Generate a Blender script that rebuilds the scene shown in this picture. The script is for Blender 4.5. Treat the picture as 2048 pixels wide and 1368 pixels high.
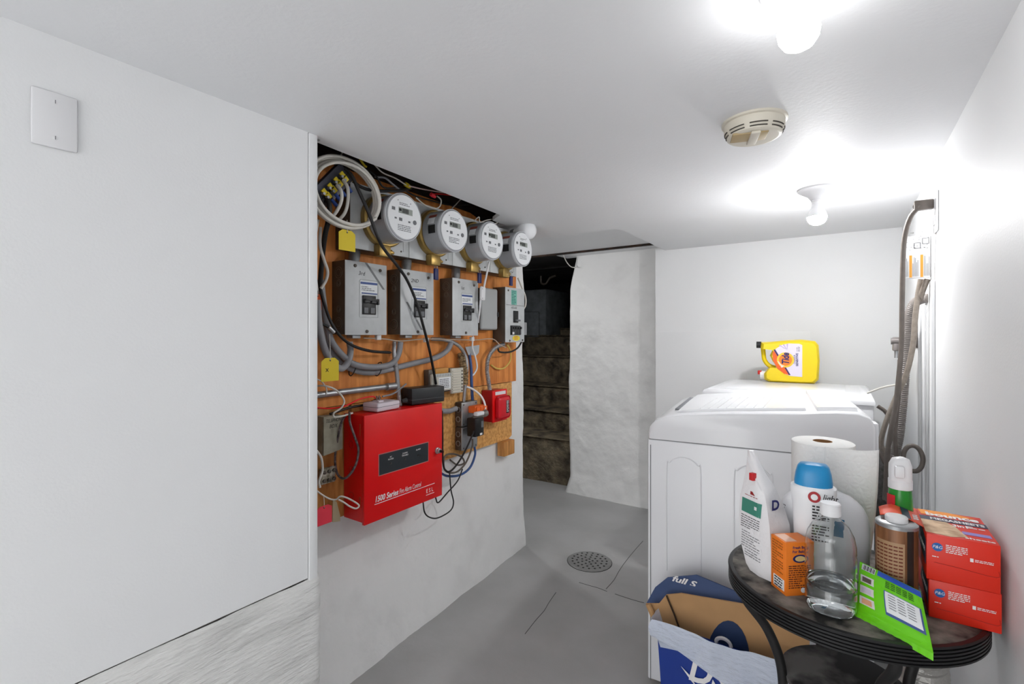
import bpy, bmesh, math, random
from mathutils import Vector, Matrix, noise
random.seed(7)
for o in list(bpy.data.objects): bpy.data.objects.remove(o)
S = bpy.context.scene
COL = S.collection
# ------------------------------------------------------------------ camera
F_PX, HZ, CAMZ = 970.0, 670.0, 1.33
YAW = math.radians(34.5)
cam_d = bpy.data.cameras.new('camera'); cam = bpy.data.objects.new('camera', cam_d); COL.objects.link(cam)
cam_d.sensor_width = 36; cam_d.lens = F_PX*36/2048; cam_d.shift_y = -(684-HZ)/2048
cam_d.clip_start = 0.02
cam.location = (0, 0, CAMZ); cam.rotation_euler = (math.pi/2, 0, YAW)
S.camera = cam
# ------------------------------------------------------------------ light / exposure
w = bpy.data.worlds.new('world'); S.world = w; w.use_nodes = True
w.node_tree.nodes['Background'].inputs[0].default_value = (1, 1, 1, 1)
w.node_tree.nodes['Background'].inputs[1].default_value = 1.75   # added fill light entering by the unseen opening behind the camera
vs = S.view_settings
vs.view_transform = 'Standard'; vs.look = 'None'; vs.gamma = 1; vs.use_curve_mapping = False
vs.exposure = 1.17
BULB_NEAR, BULB_FAR, BULB_FILL = 13.0, 235.0, 220.0   # radiance of the lit bulbs (the near one is a dim bulb, the passage one is added fill)
CEIL = CAMZ + 0.60     # room height
# ------------------------------------------------------------------ helpers
SN, CS = math.sin(YAW), math.cos(YAW)
def ray(px, py):
    u = (px-1024)/F_PX; v = (HZ-py)/F_PX
    return Vector((-SN+u*CS, CS+u*SN, v))
def P(px, py, X=None, Y=None, Z=None):
    d = ray(px, py)
    if X is not None: t = X/d.x
    elif Y is not None: t = Y/d.y
    else: t = (Z-CAMZ)/d.z
    return Vector((d.x*t, d.y*t, CAMZ+d.z*t))
def YP(px, X): return P(px, HZ, X=X).y
def ZP(px, py, X): return P(px, py, X=X).z
def lin(c):
    c = c/255.0
    return c/12.92 if c <= 0.04045 else ((c+0.055)/1.055)**2.4
MATS = {}
def M(name, rgb, rough=0.5, metal=0.0, var=0.0, vscale=8.0, bump=0.0, bscale=60.0, trans=0.0, ior=1.45, emit=0.0, alpha=1.0, rgb2=None, stretch=None, spec=0.5, thr=(0.35, 0.65), detail=5.0, bdist=0.01):
    if name in MATS: return MATS[name]
    m = bpy.data.materials.new(name); m.use_nodes = True; nt = m.node_tree; b = nt.nodes['Principled BSDF']
    c = [lin(x) for x in rgb]+[1]
    b.inputs['Base Color'].default_value = c
    b.inputs['Roughness'].default_value = rough; b.inputs['Metallic'].default_value = metal
    b.inputs['Transmission Weight'].default_value = trans; b.inputs['IOR'].default_value = ior
    b.inputs['Alpha'].default_value = alpha; b.inputs['Specular IOR Level'].default_value = spec
    if emit:
        b.inputs['Emission Color'].default_value = c; b.inputs['Emission Strength'].default_value = emit
    tc = None
    if var or rgb2 or bump:
        tc = nt.nodes.new('ShaderNodeTexCoord'); mp = nt.nodes.new('ShaderNodeMapping')
        nt.links.new(tc.outputs['Object'], mp.inputs[0])
        if stretch: mp.inputs['Scale'].default_value = stretch
    if var or rgb2:
        n = nt.nodes.new('ShaderNodeTexNoise'); n.inputs['Scale'].default_value = vscale; n.inputs['Detail'].default_value = detail
        nt.links.new(mp.outputs[0], n.inputs['Vector'])
        r = nt.nodes.new('ShaderNodeValToRGB'); nt.links.new(n.outputs['Fac'], r.inputs[0])
        r.color_ramp.elements[0].position = thr[0]; r.color_ramp.elements[1].position = thr[1]
        c2 = [lin(x) for x in rgb2]+[1] if rgb2 else [max(0, x*(1-var)) for x in c[:3]]+[1]
        r.color_ramp.elements[0].color = c2; r.color_ramp.elements[1].color = c
        nt.links.new(r.outputs[0], b.inputs['Base Color'])
    if bump:
        n2 = nt.nodes.new('ShaderNodeTexNoise'); n2.inputs['Scale'].default_value = bscale; n2.inputs['Detail'].default_value = 6
        nt.links.new(mp.outputs[0], n2.inputs['Vector'])
        bp = nt.nodes.new('ShaderNodeBump'); bp.inputs['Strength'].default_value = bump; bp.inputs['Distance'].default_value = bdist
        nt.links.new(n2.outputs['Fac'], bp.inputs['Height']); nt.links.new(bp.outputs[0], b.inputs['Normal'])
    MATS[name] = m; return m
def dress(o, label=None, cat=None, group=None, kind=None):
    if label: o['label'] = label
    if cat: o['category'] = cat
    if group: o['group'] = group
    if kind: o['kind'] = kind
    return o
def thing(name, label, cat, loc, group=None):
    o = bpy.data.objects.new(name, None); COL.objects.link(o); o.location = loc; o.empty_display_size = 0.02
    return dress(o, label, cat, group)
def attach(o, parent):
    o.parent = parent
    if parent.type == 'EMPTY': o.matrix_parent_inverse = Matrix.Translation(-Vector(parent.location))
class B:
    def __init__(s): s.v = []; s.f = []
    def add(s, vs, fs):
        k = len(s.v); s.v += [Vector(q) for q in vs]; s.f += [tuple(i+k for i in f) for f in fs]; return s
    def frombm(s, bm):
        bm.verts.ensure_lookup_table(); bm.verts.index_update()
        s.add([q.co.copy() for q in bm.verts], [[q.index for q in f.verts] for f in bm.faces]); bm.free(); return s
    def obox(s, c, ax, h, bev=0.0, seg=2):
        bm = bmesh.new(); bmesh.ops.create_cube(bm, size=2)
        for q in bm.verts: q.co = Vector((q.co.x*h[0], q.co.y*h[1], q.co.z*h[2]))
        if bev: bmesh.ops.bevel(bm, geom=bm.edges[:], offset=bev, segments=seg, profile=0.5, affect='EDGES')
        a, b_, d = [Vector(x).normalized() for x in ax]; c = Vector(c)
        flip = a.cross(b_).dot(d) < 0
        for q in bm.verts: q.co = c+a*q.co.x+b_*q.co.y+d*q.co.z
        if flip: bmesh.ops.reverse_faces(bm, faces=bm.faces[:])
        return s.frombm(bm)
    def box(s, x0, x1, y0, y1, z0, z1, bev=0.0, seg=2):
        return s.obox(((x0+x1)/2, (y0+y1)/2, (z0+z1)/2), ((1,0,0),(0,1,0),(0,0,1)), (abs(x1-x0)/2, abs(y1-y0)/2, abs(z1-z0)/2), bev, seg)
    def lathe(s, o, axis, prof, n=24, sx=1.0, sy=1.0, side=None):
        o = Vector(o); ax = Vector(axis).normalized()
        a = Vector(side).normalized() if side else ax.orthogonal().normalized()
        b_ = ax.cross(a)
        vs, fs = [], []
        for r, h in prof:
            for i in range(n):
                t = 2*math.pi*i/n
                vs.append(o+ax*h+a*(r*sx*math.cos(t))+b_*(r*sy*math.sin(t)))
        for j in range(len(prof)-1):
            for i in range(n):
                k = (i+1) % n
                fs.append((j*n+i, j*n+k, (j+1)*n+k, (j+1)*n+i))
        fs.append(tuple(range(n-1, -1, -1))); fs.append(tuple((len(prof)-1)*n+i for i in range(n)))
        return s.add(vs, fs)
    def cyl(s, p0, p1, r, n=16, r1=None):
        p0, p1 = Vector(p0), Vector(p1)
        return s.lathe(p0, p1-p0, [(r, 0), (r if r1 is None else r1, (p1-p0).length)], n)
    def tube(s, pts, r, n=8, sub=6, rib=0.0, pitch=0.006):
        pts = [Vector(p) for p in pts]
        if sub > 1 and len(pts) > 2:
            q = [2*pts[0]-pts[1]]+pts+[2*pts[-1]-pts[-2]]; out = []
            for i in range(1, len(q)-2):
                for k in range(sub):
                    t = k/sub; a, b_, c, d = q[i-1:i+3]
                    out.append(0.5*((2*b_)+(c-a)*t+(2*a-5*b_+4*c-d)*t*t+(3*b_-a-3*c+d)*t**3))
            out.append(pts[-1]); pts = out
        if rib:
            L = [0]
            for i in range(1, len(pts)): L.append(L[-1]+(pts[i]-pts[i-1]).length)
            m = max(4, int(L[-1]/pitch*2)); out = []; j = 0
            for k in range(m+1):
                d = L[-1]*k/m
                while j < len(L)-2 and L[j+1] < d: j += 1
                f = (d-L[j])/max(1e-9, L[j+1]-L[j]); out.append(pts[j].lerp(pts[j+1], min(1, f)))
            pts = out
        vs, fs = [], []; N = len(pts)
        up = None
        for i, p in enumerate(pts):
            t = (pts[min(i+1, N-1)]-pts[max(i-1, 0)])
            if t.length < 1e-9: t = Vector((0, 0, 1))
            t.normalize()
            if up is None: up = t.orthogonal().normalized()
            up = (up-t*up.dot(t))
            up = up.normalized() if up.length > 1e-6 else t.orthogonal().normalized()
            b_ = t.cross(up)
            rr = r*(1+(rib if i % 2 else -rib))
            for k in range(n):
                a = 2*math.pi*k/n; vs.append(p+up*(rr*math.cos(a))+b_*(rr*math.sin(a)))
        for i in range(N-1):
            for k in range(n):
                l = (k+1) % n; fs.append((i*n+k, i*n+l, (i+1)*n+l, (i+1)*n+k))
        fs.append(tuple(range(n-1, -1, -1))); fs.append(tuple((N-1)*n+k for k in range(n)))
        return s.add(vs, fs)
    def prism(s, poly, off):
        poly = [Vector(p) for p in poly]; off = Vector(off); n = len(poly)
        nrm = Vector((0, 0, 0))
        for i in range(n): nrm += poly[i].cross(poly[(i+1) % n])
        if nrm.dot(off) > 0: poly = poly[::-1]
        vs = poly+[p+off for p in poly]
        fs = [tuple(range(n)), tuple(range(2*n-1, n-1, -1))]
        for i in range(n):
            k = (i+1) % n; fs.append((k, i, n+i, n+k))
        return s.add(vs, fs)
    def grid(s, fn, nu, nv, close=False):
        vs = [fn(i/nu, j/nv) for j in range(nv+1) for i in range(nu+1)]
        fs = [(j*(nu+1)+i, j*(nu+1)+i+1, (j+1)*(nu+1)+i+1, (j+1)*(nu+1)+i) for j in range(nv) for i in range(nu)]
        return s.add(vs, fs)
    def loft(s, rings, cap=True):
        n = len(rings[0]); vs = [p for r in rings for p in r]; fs = []
        for j in range(len(rings)-1):
            for i in range(n):
                k = (i+1) % n; fs.append((j*n+i, j*n+k, (j+1)*n+k, (j+1)*n+i))
        if cap: fs.append(tuple(range(n-1, -1, -1))); fs.append(tuple((len(rings)-1)*n+i for i in range(n)))
        return s.add(vs, fs)
    def build(s, name, mat, parent=None, smooth=40, fix=True):
        me = bpy.data.meshes.new(name); me.from_pydata([tuple(q) for q in s.v], [], s.f); me.update()
        if fix:
            bm = bmesh.new(); bm.from_mesh(me); bmesh.ops.recalc_face_normals(bm, faces=bm.faces[:]); bm.to_mesh(me); bm.free()
        if smooth:
            for p in me.polygons: p.use_smooth = True
            me.set_sharp_from_angle(angle=math.radians(smooth))
        me.materials.append(mat)
        o = bpy.data.objects.new(name, me); COL.objects.link(o)
        if parent: attach(o, parent)
        return o
def text(s, o, right, up, h, mat, parent, name='lettering', bold=0.0, shear=0.0, align='LEFT', wid=None, space=1.0):
    c = bpy.data.curves.new('txt', 'FONT'); c.body = s; c.size = 1; c.shear = shear; c.offset = bold; c.align_x = align; c.extrude = 0.012; c.resolution_u = 3; c.space_character = space
    t = bpy.data.objects.new('txt', c); COL.objects.link(t)
    me = bpy.data.meshes.new_from_object(t); bpy.data.objects.remove(t)
    right = Vector(right).normalized(); up = Vector(up).normalized(); n = right.cross(up); o = Vector(o)
    k = h/0.72; kx = k
    if wid:
        xs = [v.co.x for v in me.vertices]; kx = wid/max(1e-6, max(xs)-min(xs))
    for v in me.vertices: v.co = o+right*(v.co.x*kx)+up*(v.co.y*k)+n*(v.co.z*k*0.4)
    if right.cross(up).dot(n) < 0: pass
    me.materials.clear(); me.materials.append(mat)
    ob = bpy.data.objects.new(name, me); COL.objects.link(ob)
    if parent: attach(ob, parent)
    return ob
def fineprint(o, right, up, wdt, rows, pitch, mat, parent, hgt=0.45, fill=0.9, name='fine_print', seed=1):
    rg = random.Random(seed); right = Vector(right).normalized(); up = Vector(up).normalized(); n = right.cross(up)
    b = B(); o = Vector(o)
    for r in range(rows):
        x = 0.0; end = wdt*(fill if rg.random() < .75 else fill*rg.uniform(.4, .9))
        while x < end:
            l = pitch*rg.uniform(.6, 2.2); l = min(l, end-x)
            if l < pitch*.2: break
            c = o+right*(x+l/2)-up*(r*pitch)+n*0.0002
            b.obox(c, (right, up, n), (l/2, pitch*hgt/2, 0.0002)); x += l+pitch*.35
    if b.v: return b.build(name, mat, parent, smooth=0)
def decal(pts, mat, parent, name, off=0.0006):
    pts = [Vector(p) for p in pts]; n = (pts[1]-pts[0]).cross(pts[-1]-pts[0]).normalized()
    return B().prism(pts, n*off).build(name, mat, parent, smooth=0)
def circ(c, a, b_, r, n=24, ry=None):
    a = Vector(a).normalized(); b_ = Vector(b_).normalized(); ry = ry or r
    return [Vector(c)+a*(r*math.cos(2*math.pi*i/n))+b_*(ry*math.sin(2*math.pi*i/n)) for i in range(n)]
UPZ = Vector((0, 0, 1)); YV = Vector((0, 1, 0)); XV = Vector((1, 0, 0))
# ------------------------------------------------------------------ materials
white_paint = M('white wall paint', (234, 235, 236), .55, var=.03, vscale=1.5, bump=.05, bscale=180)
ceil_paint = M('ceiling paint', (234, 235, 237), .6, var=.03, vscale=1.2, bump=.08, bscale=90)
plaster = M('rough white plaster', (240, 240, 239), .75, rgb2=(228, 228, 227), vscale=5, thr=(.25, .5), bump=.35, bscale=30, bdist=.01)
brushed = M('combed plaster', (226, 226, 224), .8, rgb2=(206, 206, 204), vscale=14, thr=(.3, .52), bump=.8, bscale=70, stretch=(1, .3, 1.6), bdist=.008)
floor_m = M('grey floor paint', (182, 182, 182), .45, rgb2=(166, 166, 165), vscale=2.2, bump=.12, bscale=30)
ply = M('plywood', (240, 158, 80), .6, rgb2=(198, 114, 48), vscale=5, stretch=(1, 7, .9), thr=(.3, .7), bump=.1, bscale=40)
osb = M('particle board', (232, 176, 104), .7, rgb2=(202, 142, 76), vscale=60, thr=(.35, .6), bump=.2, bscale=90)
lumber = M('lumber', (214, 152, 84), .6, rgb2=(168, 108, 52), vscale=8, stretch=(5, 5, .7))
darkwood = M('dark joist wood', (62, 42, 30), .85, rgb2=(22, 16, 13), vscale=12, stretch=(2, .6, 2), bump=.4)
steel_g = M('grey enamel steel', (198, 201, 202), .42, .05, var=.12, vscale=22, thr=(.25, .55))
steel_d = M('grey brown steel', (92, 84, 76), .45, .2, var=.25, vscale=14)
galv = M('galvanized steel', (176, 178, 180), .35, .7, var=.2, vscale=30)
black = M('black plastic', (22, 22, 23), .4)
blackr = M('black rubber', (26, 25, 25), .5)
whitep = M('white plastic', (228, 228, 230), .35)
greyp = M('clear grey meter glass', (166, 168, 172), .18, .1)
brass = M('brass ring', (176, 146, 84), .35, .75, var=.3, vscale=20)
redp = M('red enamel', (234, 12, 16), .32, var=.08, vscale=6)
grey_cable = M('grey cable jacket', (146, 146, 150), .5, var=.15, vscale=25)
coax = M('white coax jacket', (222, 218, 210), .45, var=.08, vscale=30)
ink = M('black ink', (24, 24, 26), .6)
greyink = M('grey ink', (110, 112, 116), .6)
whiteink = M('white ink', (236, 234, 234), .6)
yellow = M('yellow card', (226, 200, 40), .6)
enamel = M('white appliance enamel', (232, 233, 236), .22, var=.02, vscale=2)
stone = M('mouldy stone', (150, 136, 112), .9, rgb2=(56, 50, 44), vscale=11, thr=(.3, .72), bump=.9, bscale=30, bdist=.025, detail=9)  # low albedo also stands in for the dim light on the stairs
darkwall = M('dark tone for unlit walls', (30, 29, 28), .95, rgb2=(10, 10, 10), vscale=8, bump=.6, bscale=20)  # near-black colour stands in for the lack of light around the stairs
# ------------------------------------------------------------------ structure
XP, XB, XW, XR = -1.31, -1.645, -1.674, 0.26
YBACK, YPIL, YFRONT = 3.45, 3.66, -1.7
def struct(name, b, mat, label=None, cat=None, smooth=40):
    o = b.build(name, mat, None, smooth); o['kind'] = 'structure'
    if label: o['label'] = label; o['category'] = cat
    return o
def rough(fn, nrm, amp, sc, nu, nv, thick=None, seed=0.0):
    nrm = Vector(nrm).normalized()
    def g(u, v):
        p = Vector(fn(u, v)); q = p*sc+Vector((seed, seed, seed))
        return p+nrm*(amp*(noise.noise(q)+.5*noise.noise(q*2.7)+.25*noise.noise(q*6)))
    return B().grid(g, nu, nv)
# floor with its cracks as fine relief
fb = B().box(-3.5, XR+.1, YFRONT-.1, 6.2, -.1, 0)
struct('floor', fb, floor_m, 'grey painted concrete floor with hairline cracks', 'floor')
# ceiling: a main sheet with a ragged free edge above the meters, recess by the stairs
E0 = P(560, 255, Z=CEIL); 
e1 = P(632, 284, Z=CEIL); e2 = P(1000, 430, Z=CEIL); e3 = P(985, 441, Z=CEIL); e4 = P(1012, 451, Z=CEIL)
rec = P(1237, 457, Z=CEIL); recY = rec.y; recX = rec.x
cpoly = [(XR+.1, YFRONT-.1), (XP-.02, YFRONT-.1), (XP-.02, e1.y), (e1.x, e1.y), (e2.x, e2.y), (e3.x, e3.y), (e4.x, e4.y), (-3.5, e4.y+.25), (-3.5, recY), (recX, recY), (recX, YBACK+.3), (XR+.1, YBACK+.3)]
struct('ceiling', B().prism([(x, y, CEIL) for x, y in cpoly], (0, 0, .02)), ceil_paint, 'low white painted ceiling', 'ceiling')
RZ = CEIL+.06
rb = B().box(-3.5, recX+.02, recY-.02, P(1065, 512, Z=RZ).y, RZ, RZ+.02)
rb.box(-1.98, recX+.02, P(1065, 512, Z=RZ).y+.03, 3.72, RZ, RZ+.02)
struct('ceiling_recess', rb, ceil_paint, 'raised white ceiling patch before the stone stairs', 'ceiling')
struct('trim_3', B().box(-3.4, recX+.01, P(1065, 512, Z=RZ).y-.004, P(1065, 512, Z=RZ).y+.03, RZ-.012, RZ+.03), darkwood, 'bare brown wood strip at the ceiling edge', 'trim')
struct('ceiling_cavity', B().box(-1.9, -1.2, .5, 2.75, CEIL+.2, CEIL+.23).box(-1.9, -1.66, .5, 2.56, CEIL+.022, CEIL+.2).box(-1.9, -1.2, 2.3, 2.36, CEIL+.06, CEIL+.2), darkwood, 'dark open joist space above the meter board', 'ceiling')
# left panel, trim, plaster base
zb = P(222, 1338, X=XP).z; zb2 = P(620, 1157, X=XP).z; zpb = (zb+zb2)/2
yT0, yT1 = YP(617, XP), YP(634, XP)
struct('wall_left', B().box(XP-.02, XP, YFRONT, yT0-.002, zpb+.004, CEIL), white_paint, 'smooth white painted panel wall', 'wall')
struct('trim_1', B().box(XP-.03, XP+.004, yT0, yT1, zpb-.005, CEIL, .003), white_paint, 'white vertical trim board at the panel end', 'trim')
def basef(u, v):
    y = YFRONT+(YP(652, XP)-YFRONT)*u; z = (zpb+.0)*v
    e = max(0, u-.985)/.015; t = max(0, v-.97)/.03
    return (XP+.012-.05*e*e-.012*t*t-.03*max(0, 1-v*4)*-1, y, z)
lb = rough(basef, (1, 0, 0), .006, 7, 220, 60)
lb.box(XW, XP-.035, YFRONT, YP(652, XP)-.015, 0, zpb-.01)
struct('wall_left_base', lb, brushed, 'rough combed white plaster base below the panel', 'wall')
def meterf(u, v):
    y = .8+(2.585-.8)*u; z = 2.0*v
    flare = max(0, .115-.075*(y-1.17))*max(0, 1-z/.62)**1.6
    return (XW+flare-.06*max(0, (u-.985)/.015)**2, y+.02*max(0, 1-z/.2)*(u > .98)+.006*math.sin(z*9)*(u > .97), z)
struct('wall_meter', rough(meterf, (1, 0, 0), .007, 5, 130, 150).box(XW-.3, XW-.075, .5, 2.56, 0, 1.95), plaster, 'lumpy white plaster wall behind the meter board', 'wall')
# right wall, back wall, wall behind the camera
struct('wall_right', B().box(XR, XR+.08, YFRONT, YBACK+.2, 0, CEIL), white_paint, 'smooth white wall beside the laundry table', 'wall')
xbl = P(1311, 600, Y=YBACK).x
struct('wall_back', B().box(xbl, XR, YBACK, YBACK+.1, 0, CEIL+.02), white_paint, 'white wall behind the laundry machines', 'wall')
pp = P(1622, 663, Y=YBACK)
struct('trim_2', B().box(xbl+.004, pp.x, YBACK-.008, YBACK, .1, pp.z, .002), white_paint, 'thin white board fixed low on the back wall', 'wall panel')
struct('wall_front', B().box(-3.6, XP+.12, YFRONT-.08, YFRONT, 0, 2.75).box(XR-.1, XR+.2, YFRONT-.08, YFRONT, 0, 2.75).box(-3.6, XR+.2, YFRONT-.08, YFRONT, CEIL-.02, 2.75), white_paint, 'white wall behind the camera with an opening added to let fill light in', 'wall')  # opening added out of view so world light fills the room
struct('light_block_shell', B().box(-3.7, XR+.3, YFRONT-.08, 6.3, 2.75, 2.8).box(-3.7, -3.6, YFRONT-.08, 6.3, 0, 2.8).box(XR+.2, XR+.3, YFRONT-.08, 6.3, 0, 2.8).box(-3.7, XR+.3, 6.2, 6.3, 0, 2.8), darkwood, 'unseen shell added around the cellar to block stray world light', 'wall')  # added unseen shell, stops world light leaking in through gaps
struct('ledge', rough(lambda u, v: ((-.4+.66*u), 3.25, .70*v), (0, -1, 0), .008, 9, 40, 40).box(-.4, XR, 3.26, YBACK, 0, .69), M('bare concrete', (150, 149, 147), .9, rgb2=(110, 108, 104), vscale=30, bump=.6, bscale=80), 'rough bare concrete ledge behind the machines', 'ledge')
# trims on right wall
struct('trim_4', B().box(XR-.012, XR, YP(1870, XR)-.012, YP(1870, XR)+.006, .0, ZP(1870, 560, XR), .003), white_paint, 'narrow white batten on the right wall', 'trim')
# pillar by the stairs
def pilf(u, v):
    z = RZ*v; xl = P(1134, 700, Y=YPIL).x
    xl += .07*max(0, (v-.86)/.14)**1.3+.006*math.sin(z*5)+.012*noise.noise(Vector((z*3, 7, 1)))
    if v < .06: xl -= .03*(1-v/.06)
    x = xl+(-1.0-xl)*u
    return (x, YPIL+.05*max(0, 1-u/.04)**2-.02*max(0, 1-v/.08), z)
struct('wall_pillar', rough(pilf, (0, -1, 0), .012, 4, 90, 150, seed=3.3).box(-1.86, -1.0, YPIL+.06, YPIL+.35, 0, RZ), plaster, 'thick whitewashed masonry pier beside the stairs', 'wall')
# stairwell
struct('wall_stair_left', B().box(-3.5, -3.42, 2.4, 6.0, 0, 2.6), darkwall, 'wall on the far side of the stairs, coloured black as if unlit', 'wall')
struct('wall_stair_back', B().box(-3.4, -1.0, 5.85, 5.93, 0, 2.6), darkwall, 'wall at the top of the stairs, coloured black as if unlit', 'wall')
struct('wall_stair_right', B().box(-1.86, -1.8, 4.02, 5.84, 0, 2.6), darkwall, 'wall between stairs and pier, coloured black as if unlit', 'wall')
struct('wall_passage', B().box(-3.4, -2.05, 2.3, 2.36, 0, 1.99), darkwall, 'wall closing the passage behind the meter wall, coloured black as if unlit', 'wall')
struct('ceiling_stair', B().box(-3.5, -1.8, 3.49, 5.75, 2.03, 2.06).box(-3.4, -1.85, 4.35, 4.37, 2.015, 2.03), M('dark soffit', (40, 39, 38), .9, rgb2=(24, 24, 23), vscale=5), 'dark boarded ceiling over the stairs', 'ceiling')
st = thing('stone_staircase', 'worn mouldy stone stairs rising between dark walls', 'stairs', (-2.4, 3.9, 0))
ys = [3.77, 4.05, 4.35, 4.65, 4.95, 5.3]; zs = [.413, .60, .806, 1.097, 1.33, 1.42]
for i in range(6):
    def sf(u, v, i=i):
        z0 = zs[i-1]-.02 if i else 0
        x = -3.38+1.5*u
        yb = ys[i]+.015*noise.noise(Vector((x*3, i*5, 0)))+(.05*(x+1.9) if i == 0 else 0)
        if v < .6: return (x, yb+.035-.01*v/.6, z0+(zs[i]-z0-.02)*v/.6)
        if v < .7: return (x, yb+(.004 if v > .6001 else .02)*1.0+.014*abs((v-.65)/.05), zs[i]-.02+.02*(v-.6)/.1)
        return (x, yb+.02+(ys[i+1]+.1-yb if i < 5 else .4)*(v-.7)/.3, zs[i])
    rough(sf, (0, -1, .4), .009, 6, 50, 40, seed=i*3.1).build('step', stone, st)
gb = B().box(-3.42, P(1092, 600, Y=4.98).x, 4.98, 5.6, 1.30, P(1080, 578, Y=4.98).z, .03).box(-3.42, P(1078, 600, Y=4.96).x, 4.95, 5.6, 1.30, P(1078, 622, Y=4.95).z, .03)
dress(gb.build('masonry_block', M('grey limewash', (128, 134, 138), .85, var=.3, vscale=12, bump=.7, bscale=25)), 'grey painted masonry block at the top of the stairs', 'block', kind='structure')
dress(B().tube([P(1082, 552, Y=4.6), P(1083, 566, Y=4.6), P(1092, 567, Y=4.6), P(1100, 556, Y=4.6), P(1112, 551, Y=4.6)], .012).build('stair_pipe', steel_d), 'bent old pipe under the dark stair ceiling', 'pipe')
dress(B().tube([P(1127, 511, Y=3.55), P(1134, 525, Y=3.6), P(1143, 534, Y=3.62), P(1152, 535, Y=3.62)], .004).build('stair_wire', coax), 'white wire dangling at the stair opening', 'wire')
# floor cracks
crk = M('crack shade', (84, 83, 82), .9)
for k, pts_ in enumerate((((1286, 1082), (1270, 1100), (1252, 1122), (1238, 1142), (1228, 1160), (1212, 1178)), ((1158, 1165), (1178, 1171), (1196, 1176), (1214, 1183)), ((1112, 1185), (1098, 1205), (1088, 1222), (1072, 1240), (1050, 1268)), ((1230, 1188), (1260, 1198), (1288, 1206)))):
    dress(B().tube([P(a, b_, Z=.0002) for a, b_ in pts_], .0016, 4, 3).build('trim_crack', crk), 'thin crack in the grey floor %s' % ['running from the machine to the drain', 'just in front of the drain', 'toward the plaster wall foot', 'toward the machine corner'][k], 'crack', kind='structure')
# floor drain
dc = P(1179, 1123, Z=0)
dr = thing('floor_drain', 'round perforated metal drain grate set in the floor', 'drain', dc)
dm = M('painted drain', (142, 142, 141), .5, var=.15, vscale=30)
b = B().lathe(dc, UPZ, [(.128, 0), (.128, .003), (.122, .006), (.118, .006)], 48); b.build('grate', dm, dr)
b = B(); holes = M('drain hole', (30, 30, 30), .8)
for rr, n in ((.018, 4), (.045, 9), (.073, 14), (.1, 19)):
    for i in range(n):
        a = 2*math.pi*(i+.3*(rr*50))/n
        b.lathe(dc+Vector((rr*math.cos(a), rr*math.sin(a), .0058)), UPZ, [(.0065, 0), (.0065, .0007)], 8)
b.build('hole_pattern', holes, dr); B().lathe(dc, UPZ, [(.131, -.002), (.131, .0008)], 48).build('rim', holes, dr)
# blank wall plate
y0, y1 = YP(60, XP), YP(154, XP); z0, z1 = P(60, 286, X=XP).z, P(60, 171, X=XP).z
pl = thing('blank_wall_plate', 'white blank double wall plate with two slotted screws', 'wall plate', (XP, (y0+y1)/2, z0))
B().box(XP, XP+.007, y0, y1, z0, z1, .004).build('plate', whitep, pl)
for zz in (z0+.02, z1-.02):
    c = Vector((XP+.007, (y0+y1)/2, zz))
    sc = B().lathe(c, XV, [(.0042, 0), (.0042, .0008), (.003, .0014)], 14).build('screw', whitep, pl)
    B().box(c.x+.0012, c.x+.0017, c.y-.0006, c.y+.0006, zz-.0036, zz+.0036).build('slot', greyink, sc)
# ------------------------------------------------------------------ ceiling fixtures
bulb_dim = M('dim lit bulb', (255, 255, 255), .3, emit=BULB_NEAR); bulb_bright = M('bright lit bulb', (255, 255, 255), .3, emit=BULB_FAR)
def lamp(c, r, label, basr, zb, zt, bulb_m, led=False, CEIL=CEIL):
    t = thing('ceiling_lamp', label, 'lamp', (c[0], c[1], CEIL))
    c = Vector((c[0], c[1], CEIL)); d = -UPZ; H = CEIL-zb
    B().lathe(c, d, [(basr, 0), (basr, .006), (basr*.9, .012), (basr*.5, H*.45), (basr*.38, H*.62), (.024, H*.7)], 32).build('lampholder', whitep, t)
    B().lathe(c, d, [(.021, H*.6), (.021, H*.8), (.019, H*.82), (.019, H)], 24).build('bulb_base', whitep, t)
    L = zb-zt
    B().lathe(c+d*H, d, [(.017, -.004), (.019, .0), (r*.7, L*.22), (r*.95, L*.42), (r, L*.58), (r*.93, L*.75), (r*.7, L*.9), (r*.35, L*.98), (.001, L)], 28).build('bulb', bulb_m, t) if not led else None
    if led:
        B().lathe(c+d*H, d, [(.017, -.004), (.019, .0), (r*.6, L*.15), (r*.9, L*.4), (r*.97, L*.52), (r*1.0, L*.605)], 28).build('bulb_housing', whitep, t)
        B().lathe(c+d*H, d, [(r, L*.6), (r*.93, L*.76), (r*.7, L*.91), (r*.35, L*.985), (.001, L)], 28).build('bulb', bulb_m, t)
    return t
lc = P(1597, 60, Z=CAMZ+.53)
lc1 = Vector((ray(1597, 60).x, ray(1597, 60).y))*.83
lamp(lc1, .033, 'lit bare bulb hanging from porcelain holder, the one nearer the table', .06, CAMZ+.567, CAMZ+.487, bulb_dim)
lc2 = P(1634, 378, Z=CEIL)
lamp(lc2, .036, 'lit small bulb in white porcelain holder above the washing machines', .07, CAMZ+.535, CAMZ+.452, bulb_bright, True)
lamp((-2.45, 2.95), .033, 'added unseen fill bulb in the passage behind the meter wall', .055, RZ-.05, RZ-.13, M('added hall fill bulb', (255, 255, 255), .3, emit=BULB_FILL), True, RZ)  # added bulb out of view, brightens the pier and stair area
sc = P(1508, 243, Z=CEIL)
sd = thing('smoke_detector', 'aged cream smoke detector with open battery door on the ceiling', 'smoke detector', sc)
cream = M('aged cream plastic', (214, 208, 194), .45)
creamd = M('yellowed plastic', (176, 154, 112), .5)
B().lathe(sc, -UPZ, [(.084, 0), (.084, .006), (.08, .008)], 40).build('mounting_ring', cream, sd)
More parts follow.
